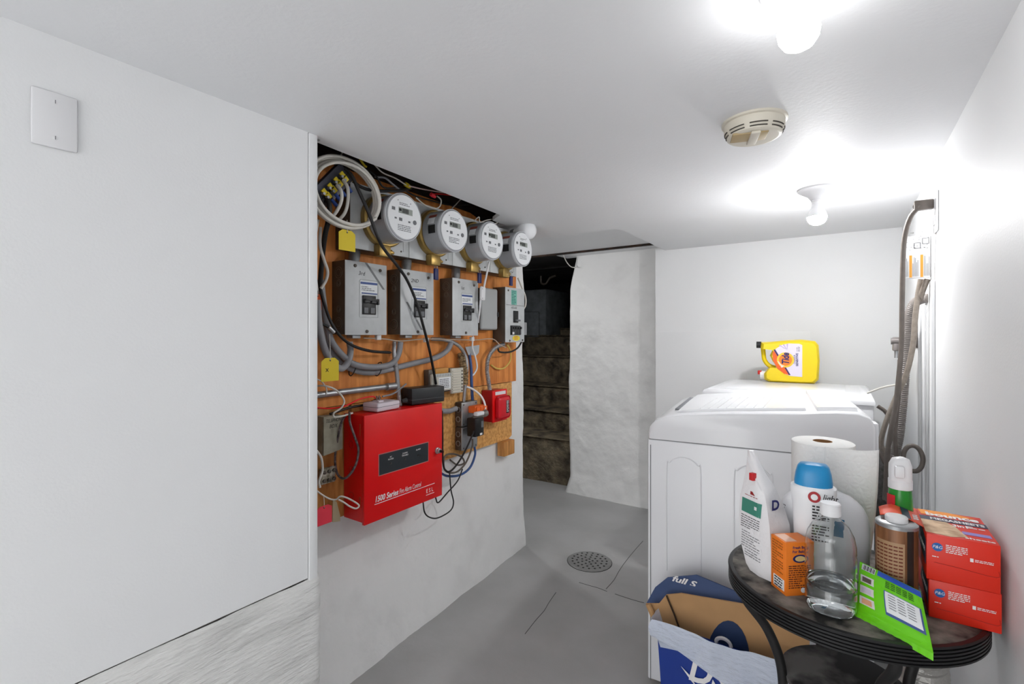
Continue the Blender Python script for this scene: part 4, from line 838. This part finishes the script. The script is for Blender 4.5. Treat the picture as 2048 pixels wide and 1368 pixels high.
# ---- items on the table
def on(x, y, z=0.0): return Vector((x, y, TZ+z))
# baking soda box
t = thing('baking_soda_box', 'small orange baking soda carton beside the clear bottle', 'box', on(-.105, 1.27))
oc = M('carton orange', (240, 128, 36), .5); c0 = P(1572, 1193, Z=TZ); d1 = Vector((.043, .037, 0)).normalized(); d2 = Vector((-.037, .043, 0)).normalized()
W1, W2, HB = .066, .052, .118
B().obox(c0+d1*W1/2+d2*W2/2+UPZ*HB/2, (d1, d2, UPZ), (W1/2, W2/2, HB/2), .001).build('carton', oc, t)
f0 = c0+UPZ*HB
def fr(u, z): return c0+d1*u+UPZ*z-d2*.0004
text('Fresh Box', fr(W1/2, HB-.014), d1, UPZ, .006, navy, t, bold=.02, align='CENTER'); text('For Baking', fr(W1/2, HB-.023), d1, UPZ, .006, navy, t, bold=.02, align='CENTER')
B().prism(circ(fr(W1/2, HB-.036), d1, UPZ, .017, 24, .009), -d2*.0004).build('emblem', navy, t); B().prism(circ(fr(W1/2, HB-.036)-d2*.0005, d1, UPZ, .012, 24, .006), -d2*.0004).build('emblem_center', M('pale tan', (222, 190, 130), .5), t)
brown = M('brown print', (110, 50, 30), .6)
fineprint(fr(.006, HB-.052), d1, UPZ, W1-.01, 11, .0048, brown, t, seed=11)
B().prism(circ(fr(W1*.62, .012), d1, UPZ, .006, 18), -d2*.0004).build('seal_mark', label_w, t)
def fl(u, z): return c0+d2*(W2-u)+UPZ*z-d1*.0004
fineprint(fl(.006, HB-.008), -d2, UPZ, W2-.012, 12, .006, M('dark yellow print', (176, 96, 20), .6), t, seed=12)
B().obox(fl(.028, .02), (d2, UPZ, d1), (.018, .012, .0004)).build('facts_panel', label_w, t)
fineprint(fl(.014, .029)-d1*.0006, -d2, UPZ, .03, 4, .006, ink, t, seed=13)
B().prism([c0+d1*a+d2*b_+UPZ*(HB+.0002) for a, b_ in ((.004, .006), (.03, .006), (.03, .046), (.004, .046))], UPZ*.0005).build('top_print', M('pale orange print', (244, 196, 170), .5), t)
# clear bottle with water
bc = on(-.026, 1.222)
glass = M('clear plastic', (250, 252, 252), .02, trans=1.0, ior=1.38); water = M('water', (250, 253, 255), .0, trans=1.0, ior=1.33)
t = thing('water_bottle', 'clear plastic bottle with white cap, partly filled with water', 'bottle', bc)
op = [(.036, .0), (.044, .004), (.0465, .014), (.0465, .05), (.0445, .054), (.0465, .058), (.0465, .118), (.0455, .122), (.0465, .126), (.046, .14), (.042, .16), (.033, .178), (.02, .19), (.0165, .196), (.0165, .208)]
ip = [(r-.0012, h+.0008) for r, h in op[::-1]]
ip[-1] = (.034, .0016)
vs_ = B(); vs_.lathe(bc+UPZ*.0006, UPZ, op+ip, 48); vs_.f = vs_.f[:-2]
n_ = 48; k0 = 0; kl = (len(op)+len(ip)-1)*n_
vs_.f.append(tuple(range(n_-1, -1, -1))); vs_.f.append(tuple(kl+i for i in range(n_)))
vs_.build('bottle_shell', glass, t, smooth=50)
B().lathe(bc+UPZ*.0006, UPZ, [(.033, .002), (.0425, .0055), (.0449, .0145), (.0449, .05), (.0429, .054), (.0449, .058), (.0449, .062), (.001, .062)], 48).build('water', water, t, smooth=50)
B().lathe(bc+UPZ*.2, UPZ, [(.0195, 0), (.0195, .006), (.019, .007), (.019, .023), (.017, .025), (.001, .0252)], 36).build('cap', whitep, t)
# white pouch
t = thing('zip_pouch', 'white resealable dish pod pouch with green label and red slider', 'pouch', on(-.17, 1.32))
b0, b1 = P(1500, 1140, Z=TZ), P(1548, 1167, Z=TZ)
pd = (b1-b0); pd.z = 0; pdn = pd.normalized(); pnn = Vector((-pdn.y, pdn.x, 0))
film = M('white glossy film', (232, 231, 233), .25, bump=.25, bscale=40)
def pr_(z, w0, w1, dp, lean):
    m_ = b0+pdn*lean[0]+pnn*lean[1]; m_ = Vector((m_.x, m_.y, TZ+z))
    return [m_-pdn*w0, m_+pdn*(w1*.5)-pnn*.006, m_+pdn*w1, m_+pdn*w1+pnn*dp, m_+pdn*(w1*.5)+pnn*(dp+.012), m_-pdn*w0+pnn*dp]
B().loft([pr_(.0, .0, .064, .05, (0, 0)), pr_(.012, .012, .066, .058, (0, 0)), pr_(.06, .034, .058, .066, (0, .004)), pr_(.12, .042, .05, .064, (.0, .008)), pr_(.17, .040, .040, .052, (-.002, .012)), pr_(.205, .030, .03, .038, (-.006, .016)), pr_(.235, .022, .02, .02, (-.012, .022)), pr_(.262, .016, .010, .005, (-.02, .028)), pr_(.285, .008, .004, .002, (-.028, .03))]).build('pouch_body', film, t, smooth=60)
PR = [(.0, .0, .064, 0, 0), (.012, .012, .066, 0, 0), (.06, .034, .058, 0, .004), (.12, .042, .05, 0, .008), (.17, .040, .040, -.002, .012), (.205, .030, .03, -.006, .016), (.235, .022, .02, -.012, .022), (.262, .016, .010, -.02, .028), (.285, .008, .004, -.028, .03)]
def po(u, z, e=.0006):
    for p0, p1 in zip(PR, PR[1:]):
        if z <= p1[0]: break
    k = (z-p0[0])/(p1[0]-p0[0]); _, w0, w1, l0, l1 = [a_+(b_-a_)*k for a_, b_ in zip(p0, p1)]
    x = u-l0; hw = w1*.5
    d_ = -.006*(max(0, (x+w0)/(hw+w0)) if x < hw else max(0, (w1-x)/(w1-hw)))
    return Vector((b0.x, b0.y, TZ+z))+pdn*u+pnn*(l1+d_-e)
def pprint(z0, rows, pitch, u0, u1, mat, seed):
    rg = random.Random(seed); b = B()
    for r in range(rows):
        u = u0; z = z0-r*pitch; end = u1 if rg.random() < .7 else u0+(u1-u0)*rg.uniform(.4, .9)
        while u < end:
            l = min(pitch*rg.uniform(.7, 2.2), end-u); b.grid(lambda a_, c_: po(u+l*a_, z+pitch*.3*c_), 1, 1); u += l+pitch*.35
    b.build('fine_print', mat, t, smooth=0)
lb_ = B().grid(lambda u, v: po(-.034+.062*u, .135+.034*v), 8, 4).build('green_label', M('sea green print', (64, 138, 120), .4), t)
B().grid(lambda u, v: po(.008+.008*u, .15+.008*v, .0012), 2, 2).build('label_leaf', label_w, t)
pprint(.126, 6, .0055, -.034, .026, ink, 21); pprint(.088, 7, .006, -.03, .03, greyink, 22); pprint(.045, 3, .006, -.018, .034, greyink, 24); pprint(.178, 1, .005, -.026, .022, M('dark red ink', (150, 40, 40), .5), 23)
B().grid(lambda u, v: po(-.008+.016*u*(1-v*.6), .183+.008*v, .001), 3, 2).build('red_bird_mark', M('dark red ink', (150, 40, 40), .5), t)
sl = po(-.002, .228, .004)
B().obox(sl, (pdn, pnn, UPZ), (.006, .006, .009), .001).build('zip_slider', M('slider red', (206, 40, 44), .4), t)
B().tube([po(-.034, .27), po(-.02, .25), po(-.002, .23), po(.022, .2)], .0015, 6).build('zip_track', whitep, t)
sf0 = b0+pdn*.052
def ps(u, z): 
    lean = .008*min(1, z/.12)
    w1 = .066-.012*min(1, z/.06)*1-(.008 if z > .06 else 0)*min(1, (z-.06)/.06)-max(0, z-.12)*.17
    return Vector((b0.x, b0.y, TZ+z))+pdn*(w1+.0015)+pnn*(lean+u)
text('D', ps(.014, .158)+pdn*.002, pnn, UPZ, .024, navy, t, bold=.03)
B().grid(lambda u, v: ps(.012+.045*v+.014*u, .135-.045*v+.012*math.sin(v*2)), 3, 6).build('green_swoosh', M('sea green print', (64, 138, 120), .4), t)
# scent bottle
c0 = on(-.062, 1.338); vd = ray(1628, 1000); vd.z = 0; vd.normalize(); vr = Vector((vd.y, -vd.x, 0))
t = thing('blue_cap_bottle', 'white scent booster bottle with big blue cap and red seal', 'bottle', c0)
def ell(z, a, b_, sh=0.0, n=28, c=None):
    c = c or c0; out = []
    for i in range(n):
        th = 2*math.pi*i/n; ca, sa = math.cos(th), math.sin(th)
        out.append(c+UPZ*z+vr*(a*abs(ca)**.7*(1 if ca >= 0 else -1)+sh)+vd*(b_*abs(sa)**.7*(1 if sa >= 0 else -1)))
    return out
B().loft([ell(0, .036, .024), ell(.004, .04, .028), ell(.05, .04, .03), ell(.11, .0395, .029), ell(.18, .043, .03), ell(.212, .0465, .031), ell(.224, .046, .03), ell(.228, .04, .026)]).build('bottle_body', M('white satin plastic', (234, 235, 238), .3), t, smooth=50)
B().loft([ell(.218, .038, .027), ell(.235, .039, .028), ell(.256, .036, .026), ell(.27, .032, .022), ell(.276, .027, .018), ell(.277, .005, .004)]).build('cap', M('sky blue cap', (30, 138, 196), .3), t, smooth=50)
lf = lambda u, z: c0+vr*u+UPZ*z-vd*.0325
B().prism(circ(lf(.002, .207), vr, UPZ, .0125, 26), -vd*.0006).build('red_seal', M('seal red', (168, 30, 40), .45), t)
B().prism(circ(lf(.002, .207)-vd*.0008, vr, UPZ, .007, 20), -vd*.0005).build('seal_center', label_w, t)
text('light', lf(.017, .201), vr, UPZ, .016, ink, t, shear=.3, wid=.03)
fineprint(lf(-.002, .186), vr, UPZ, .036, 5, .007, ink, t, seed=31); fineprint(lf(-.006, .142), vr, UPZ, .04, 6, .0065, ink, t, seed=32)
# white jug
c1 = on(-.047, 1.412)
t = thing('white_jug', 'wide white detergent bottle between blue-cap bottle and paper towels', 'bottle', c1)
E_ = lambda z, a, b_, sh=0: ell(z, a, b_, sh, 32, c1)
B().loft([E_(0, .088, .024), E_(.006, .094, .028), E_(.1, .096, .029), E_(.13, .095, .029), E_(.15, .091, .028), E_(.167, .083, .027), E_(.18, .072, .025), E_(.19, .058, .023), E_(.197, .04, .02), E_(.2, .015, .01)]).build('jug_body', M('white satin plastic', (234, 235, 238), .3), t, smooth=50)
lf1 = lambda u, z: c1+vr*u+UPZ*z-vd*.0298
text("Nature's", lf1(-.088, .118), (vr*.3+UPZ).normalized(), (UPZ*.3-vr).normalized(), .011, ink, t, shear=.3, wid=.04)
B().obox(lf1(.03, .12), (vr, UPZ, vd), (.014, .022, .0006)).build('blue_label', M('teal blue label', (24, 110, 150), .4), t)
# paper towels
c2 = on(-.05, 1.53)
t = thing('paper_towel_roll', 'tall white paper towel roll with one sheet hanging loose', 'paper towel', c2)
towel = M('embossed paper', (238, 238, 236), .9)
nt = towel.node_tree; vo = nt.nodes.new('ShaderNodeTexVoronoi'); vo.inputs['Scale'].default_value = 75; vo.feature = 'DISTANCE_TO_EDGE'; tcn = nt.nodes.new('ShaderNodeTexCoord'); bpn = nt.nodes.new('ShaderNodeBump'); bpn.inputs['Strength'].default_value = .5; bpn.inputs['Distance'].default_value = .004
nt.links.new(tcn.outputs['Object'], vo.inputs['Vector']); nt.links.new(vo.outputs['Distance'], bpn.inputs['Height']); nt.links.new(bpn.outputs[0], nt.nodes['Principled BSDF'].inputs['Normal'])
RT, HT = .072, .296
B().lathe(c2, UPZ, [(RT, 0), (RT, HT-.002), (RT-.003, HT), (.022, HT), (.022, HT-.04)], 48).build('roll', towel, t, smooth=50)
B().lathe(c2+UPZ*(HT-.05), UPZ, [(.0225, 0), (.0225, .0505), (.0205, .0505), (.0205, .003), (.001, .003)], 30).build('core', M('cardboard core', (150, 112, 74), .9), t)
def sheet(u, v):
    a0 = c2-vd*(RT+.001)+vr*.004
    z = HT*(1-v)-.004*math.sin(u*3); z = max(z, .002)
    return a0+vr*(.112*u-.02*v*v*u)+vd*(.006*math.sin(u*5)+.035*u*u+.012*v*u)+UPZ*z
sh_ = B().grid(sheet, 20, 24)
sho = sh_.build('loose_sheet', towel, t, smooth=60)
sm = sho.modifiers.new('thickness', 'SOLIDIFY'); sm.thickness = .0008
# brown can
c3 = on(.09, 1.32)
t = thing('brown_can', 'tall can with wood-grain label and white cap by the red boxes', 'can', c3)
B().lathe(c3, UPZ, [(.0345, 0), (.0365, .003), (.0365, .172), (.035, .176), (.03, .18), (.012, .181)], 40).build('can_body', M('wood grain label', (150, 100, 62), .45, rgb2=(84, 50, 28), vscale=18, stretch=(3, 3, .3)), t)
B().lathe(c3, UPZ, [(.0368, .171), (.0368, .178), (.033, .181)], 40).build('top_rim', galv, t)
B().lathe(c3+UPZ*.178, UPZ, [(.02, 0), (.02, .012), (.018, .014), (.001, .0142)], 28).build('cap', whitep, t)
def can(u, z, r=.0369):
    th = u/.0369; return c3+vd*(-r*math.cos(th))+vr*(r*math.sin(th))+UPZ*z
B().grid(lambda u, v: can(-.045+.055*u, .02+.125*v), 12, 2).build('text_panel', M('tan label', (172, 138, 104), .5), t)
for k in range(15):
    rg = random.Random(k+40); b = B()
    for x in range(6):
        u0 = -.043+x*.0085; b.grid(lambda u, v: can(u0+.007*u, .135-k*.0075+.003*v, .0371), 2, 1)
    b.build('print_row', brown, t)
B().grid(lambda u, v: can(.014+.014*u, .0+.172*v), 4, 2).build('dark_band', M('dark brown band', (34, 24, 20), .4), t)
# green spray bottle
c4 = on(.104, 1.425)
t = thing('spray_bottle', 'green cleaner bottle with white trigger head', 'spray bottle', c4)
B().lathe(c4, UPZ, [(.022, 0), (.025, .004), (.026, .1), (.025, .15), (.023, .2), (.021, .228), (.016, .232)], 30).build('bottle_body', M('translucent green', (40, 150, 50), .2, trans=.15), t)
B().lathe(c4+UPZ*.226, UPZ, [(.0225, 0), (.0225, .02), (.02, .024)], 30).build('collar', whitep, t)
B().loft([ell(.245, .021, .021, 0, 24, c4), ell(.262, .0215, .022, 0, 24, c4), ell(.28, .021, .022, 0, 24, c4), ell(.293, .016, .017, .001, 24, c4), ell(.298, .004, .005, .002, 24, c4)]).build('trigger_head', whitep, t, smooth=50)
B().obox(c4+UPZ*.268-vd*.022+vr*-.004, (vr, vd, UPZ), (.009, .008, .014), .004).build('nozzle', whitep, t)
def gr(u, z): th = u/.0245; return c4+vd*(-.0252*math.cos(th))+vr*(.0252*math.sin(th))+UPZ*z
B().grid(lambda u, v: gr(-.034+.022*u, .185+.028*v), 6, 2).build('red_label', M('seal red2', (206, 40, 50), .45), t)
B().grid(lambda u, v: gr(-.034+.022*u, .15+.034*v), 6, 2).build('dark_label', M('dark navy label', (36, 34, 58), .45), t)
# dryer sheet boxes
bred = M('box red', (222, 44, 22), .42)
def drybox(x0, x1, y0, y1, z0, z1, label, upper):
    t = thing('dryer_sheet_box', label, 'box', on((x0+x1)/2, (y0+y1)/2, z0), 'dryer sheet boxes')
    B().box(x0, x1, y0, y1, TZ+z0, TZ+z1, .0015).build('carton', bred, t)
    o = lambda u, z: Vector((x0+u, y0-.0005, TZ+z0+z))
    H = z1-z0; WX = x1-x0
    lg = B().prism(circ(o(.017, H-.024), XV, UPZ, .0085, 24, .0085), (0, -.0005, 0)).build('logo_disc', M('logo blue', (30, 96, 170), .4), t)
    text('P&G', o(.017, H-.0265)-YV*.0008, XV, UPZ, .006, whiteink, lg, align='CENTER', shear=.2)
    fineprint(o(.03, H-.017), XV, UPZ, .036, 5, .0035, whiteink, t, seed=51); fineprint(o(.009, H-.044), XV, UPZ, .026, 1, .0035, whiteink, t, seed=52)
    B().box(x0+.066, x0+.071, y0-.0009, y0-.0003, TZ+z0+H-.041, TZ+z0+H-.034).build('recycle_mark', whiteink, t)
    fineprint(o(.073, H-.036), XV, UPZ, .03, 2, .003, whiteink, t, seed=53)
    B().tube([o(.012, H-.056), o(.05, H-.058), o(WX-.006, H-.062), o(WX-.003, H-.05)], .0005, 5, 3).build('perforation', M('dark box red', (170, 30, 16), .5), t)
    nv = M('navy side print', (30, 32, 66), .4)
    sd_ = B().prism([Vector((x0-.0005, y0+.006, TZ+z0+H*.3)), Vector((x0-.0005, y0+.006, TZ+z0+H*.85)), Vector((x0-.0005, y0+.09, TZ+z0+H*.95)), Vector((x0-.0005, y0+.12, TZ+z0+H*.5))], (-.0005, 0, 0)).build('side_print', nv, t)
    text('bounce', Vector((x0-.0012, y0+.09, TZ+z0+H*.55)), -YV, UPZ, .016, whiteink, sd_, bold=.02, wid=.075)
    if upper:
        zt = TZ+z1+.0003
        T = lambda u, v: Vector((x0+u*WX, y0+v*(y1-y0), zt))
        B().prism([T(.0, .72), T(1, .72), T(1, .56), T(0, .56)], UPZ*.0004).build('navy_band', M('navy side print', (30, 32, 66), .4), t)
        B().prism([T(.0, .56), T(.0, .06), T(.35, .02), (T(.6, .1)), T(.5, .42), T(.4, .56)], UPZ*.0003).build('pale_picture', M('pale photo', (226, 196, 160), .6, rgb2=(170, 130, 96), vscale=30), t)
        B().prism([T(.02, .98), T(.5, .99), T(.9, .9), T(.5, .8), T(.05, .78)], UPZ*.0003).build('orange_burst', M('burst orange', (246, 150, 40), .5), t)
        text('bounce', T(.12, .76)+UPZ*.0005, XV, YV, .024, whiteink, t, bold=.04, wid=WX*.8)
        text('MEGASHEETS', T(.16, .6)+UPZ*.0006, XV, YV, .014, whiteink, t, bold=.03, wid=WX*.8)
        text('3in1', T(.46, .44)+UPZ*.0005, XV, YV, .014, whiteink, t, bold=.03, wid=WX*.22)
        fineprint(T(.66, .52)+UPZ*.0003, XV, YV, .034, 2, .008, whiteink, t, seed=54)
        B().prism([T(.56, .3), T(.95, .3), T(.95, .2), T(.56, .2)], UPZ*.0004).build('violet_pill', M('violet print', (140, 130, 200), .5), t)
        text('sheets', T(.55, .05)+UPZ*.0005, XV, YV, .009, whiteink, t, bold=.02, wid=WX*.4)
        fz = TZ+z1
        fq = lambda u, v: Vector((x0-.075*u, y0+.03+(.13-.07*u)*v-.012*u, fz+.034*math.sin(min(1, u)*2.2)*.55+.002))
        fo = B().grid(fq, 10, 8).build('open_flap', M('flap red', (240, 92, 62), .45), t, smooth=60)
        fm_ = fo.modifiers.new('thickness', 'SOLIDIFY'); fm_.thickness = .0006
        B().grid(lambda u, v: fq(.28+.2*u, .02+.96*v)+UPZ*.0012, 4, 4).build('flap_band', nv, fo)
        text('boo', fq(.1, .15)+UPZ*.004, YV, -XV, .016, whiteink, fo, bold=.03)
    return t
lb0 = P(1856, 1232, Z=TZ)
drybox(lb0.x+.001, .249, 1.306, 1.475, 0, .077, 'lower red dryer sheet box, under the opened one', False)
drybox(lb0.x-.003, .247, 1.303, 1.478, .078, .171, 'upper red dryer sheet box with its flap open', True)
# wipes pack
t = thing('wipes_pack', 'bright green cleaning wipes pack leaning at the table edge', 'wipes', on(.07, 1.2))
gm = M('lime film', (112, 212, 24), .25, bump=.15, bscale=35)
q00, q10, q11, q01 = on(.018, 1.226, .004), on(.131, 1.150, .004), on(.122, 1.243, .073), on(.026, 1.292, .088)
qn = (q10-q00).cross(q01-q00).normalized()
def wq(u, v, e=0.0):
    p = q00.lerp(q10, u).lerp(q01.lerp(q11, u), v)
    bl = .013*(math.sin(math.pi*min(1, max(0, u)))**.5)*(math.sin(math.pi*min(1, max(0, (v-.12)/.88)))**.5 if v > .12 else 0)
    return p+qn*(bl+e+.0012*noise.noise(Vector((u*9, v*9, 1))))
def wb(u, v): p = q00.lerp(q10, u).lerp(q01.lerp(q11, u), v); return p-qn*(.012*(math.sin(math.pi*u)**.5)*(math.sin(math.pi*max(0, (v-.1)/.9))**.5 if v > .1 else 0))
B().grid(wq, 24, 24).grid(lambda u, v: wb(u, v), 24, 24).build('pack', gm, t, smooth=60)
B().grid(lambda u, v: q00.lerp(q10, u)+(q00-q01).normalized()*(.014*v)*.5-UPZ*.006*v*u+qn*(.001*math.sin(u*60)+.001), 30, 3).build('crimped_seam', gm, t, smooth=60)
def wpatch(u0, u1, v0, v1, mat, nm, e=.0012): return B().grid(lambda u, v: wq(u0+(u1-u0)*u, v0+(v1-v0)*v, e), 10, 10).build(nm, mat, t, smooth=60)
wpatch(.34, 1.0, .88, .99, M('pack blue', (36, 84, 190), .3), 'blue_band'); wpatch(.46, .97, .24, .66, M('pack blue dark', (70, 92, 150), .3), 'instruction_frame'); wpatch(.48, .95, .29, .65, label_w, 'instruction_panel', .002)
wpatch(.06, .3, .86, .98, label_w, 'barcode_panel')
b = B()
for k in range(12): b.grid(lambda u, v: wq(.08+k*.018+.008*u*(1+k % 3)*.6, .87+.1*v, .002), 1, 3)
b.build('barcode_bars', ink, t)
for k in range(3): wpatch(.06, .3, .62-k*.2, .76-k*.2, M('pale photo2', (224, 222, 216), .5), 'picture_panel')
for k, mt in enumerate((M('dark photo', (96, 84, 76), .5), M('lilac photo', (206, 198, 210), .5), M('peach photo', (226, 170, 130), .5))): wpatch(.1, .26, .64-k*.2, .73-k*.2, mt, 'picture', .002)
for k in range(4): 
    for j in range(5): wpatch(.48+j*.085, .48+j*.085+.07, .83-k*.035, .845-k*.035, M('dark green print', (30, 84, 20), .5), 'fine_print', .0014)
for k in range(6):
    for j in range(3): wpatch(.53+j*.13, .53+j*.13+.1, .6-k*.045, .612-k*.045, greyink, 'fine_print', .0026)
# ------------------------------------------------------------------ bin and cardboard
t = thing('waste_bin', 'blue printed carton bin lined with a thin white bag', 'bin', (-.33, 1.68, 0))
bm_ = M('royal blue print', (26, 56, 140), .35)
rimz = CAMZ-.94
wl0, wl1 = P(1312, 1290, Y=1.575).x, P(1580, 1340, Y=1.575).x
B().loft([[Vector((x, y, z)) for x, y in ((wl0+.02+i, 1.575+.015), (wl1-.02, 1.575+.015), (wl1-.02, 1.775), (wl0+.02+i, 1.775))] for i, z in ((0, .0), (-.01, .2), (-.02, rimz-.05))]).build('bin_body', bm_, t, smooth=0)
text('DS', Vector((P(1375, 1360, Y=1.586).x, 1.586, rimz-.15)), XV, UPZ, .075, whiteink, t, bold=.03, shear=.25, wid=.12)
B().prism([Vector((P(1362, 1355, Y=1.586).x+a, 1.586, rimz-.14+b_)) for a, b_ in ((0, .02), (.03, .0), (.05, -.03), (.03, -.012))], (0, -.001, 0)).build('star_mark', whiteink, t)
liner = M('thin white liner', (214, 222, 238), .3, trans=.25, bump=.5, bscale=30, stretch=(1, 1, 3))
def lin_(u, v):
    a = u*4; x0, x1, y0, y1 = wl0-.015, wl1+.012, 1.57, 1.785
    if a < 1: x, y = x0+(x1-x0)*a, y0
    elif a < 2: x, y = x1, y0+(y1-y0)*(a-1)
    elif a < 3: x, y = x1-(x1-x0)*(a-2), y1
    else: x, y = x0, y1-(y1-y0)*(a-3)
    f = (x-x0)/(x1-x0); zt = rimz+.008+.006*math.sin(f*9)
    cx, cy = (x0+x1)/2, (y0+y1)/2
    dd_ = Vector((x-cx, y-cy, 0)).normalized()
    w_ = noise.noise(Vector((u*40, v*2, 2)))*.006
    if v < .35: k = v/.35; return Vector((x, y, zt-.09*(1-k)))-dd_*(.03*(1-k))+dd_*w_*.5
    k = (v-.35)/.65; return Vector((x, y, zt-(.055+.11*f)*k+w_*k))+dd_*(.006*math.sin(k*3)+w_)
B().grid(lin_, 160, 14).build('liner', liner, t, smooth=60, fix=False)
t = thing('cardboard_box', 'flattened brown cardboard carton with navy print stuffed in the bin', 'cardboard', (-.33, 1.68, .2))
kraft = M('kraft cardboard', (188, 146, 100), .75, var=.12, vscale=10); nvb = M('navy carton print', (44, 66, 110), .5)
K = lambda px, py, Y=1.665: P(px, py, Y=Y)
B().prism([K(1332, 1190), K(1362, 1187), K(1525, 1215), K(1600, 1245), K(1619, 1258), K(1619, 1290), K(1584, 1322), K(1575, 1368), K(1400, 1368), K(1330, 1300), K(1306, 1240)], (0, .006, 0)).build('front_panel', kraft, t)
B().prism([K(1332, 1190, 1.663), K(1366, 1277, 1.663), K(1340, 1300, 1.655), K(1308, 1240, 1.64), K(1292, 1207, 1.635), K(1318, 1207, 1.65)], (0, .004, 0)).build('side_flap', kraft, t)
B().tube([K(1333, 1191, 1.66), K(1349, 1230, 1.659), K(1366, 1277, 1.659)], .003, 6, 1).build('fold_gap', M('fold shade', (60, 44, 30), .9), t)
B().tube([K(1296, 1208, 1.63), K(1302, 1222, 1.63), K(1306, 1232, 1.635)], .009, 8, 3).build('curled_edge', kraft, t)
B().prism([K(1293, 1206, 1.70), K(1310, 1175, 1.71), K(1335, 1155, 1.72), K(1393, 1150, 1.725), K(1460, 1178, 1.725), K(1540, 1212, 1.715), K(1525, 1225, 1.70), K(1362, 1200, 1.69), K(1320, 1212, 1.69)], (0, .004, 0)).build('navy_flap', nvb, t)
text('full S', K(1344, 1160, 1.715)-YV*.004+UPZ*.0, XV+UPZ*-.0, UPZ, .02, whiteink, t, shear=.35, bold=.03, wid=.085)
ov = [K(1456+44*math.cos(math.pi*(1-k/14)), 1325-84*math.sin(math.pi*k/14), 1.6635) for k in range(15)]
B().prism(ov, (0, -.0008, 0)).build('navy_oval', M('dark navy print', (30, 50, 84), .5), t)
oc_ = K(1447, 1288, 1.661)
B().tube([oc_+XV*(.022*math.cos(a*.3))+UPZ*(.018*math.sin(a*.3)) for a in range(22)], .006, 6, 1).build('letter_o', whiteink, t)
# foil duct behind the table
dp = [Vector((.12, 1.62, .33)), Vector((.15, 1.63, .22)), Vector((.14, 1.66, .1)), Vector((.08, 1.7, .07))]
dress(B().tube([P(1838, 1300, Y=1.62), P(1846, 1335, Y=1.62), P(1846, 1380, Y=1.64), P(1835, 1430, Y=1.66)]+[Vector((.1, 1.7, .06))], .05, 20, 8, .06, .012).build('foil_duct', M('crinkled foil', (190, 188, 184), .35, .6, bump=.6, bscale=70)), 'crinkled silver foil vent duct on the floor by the right wall', 'vent duct')
print('OBJ', len(bpy.data.objects))
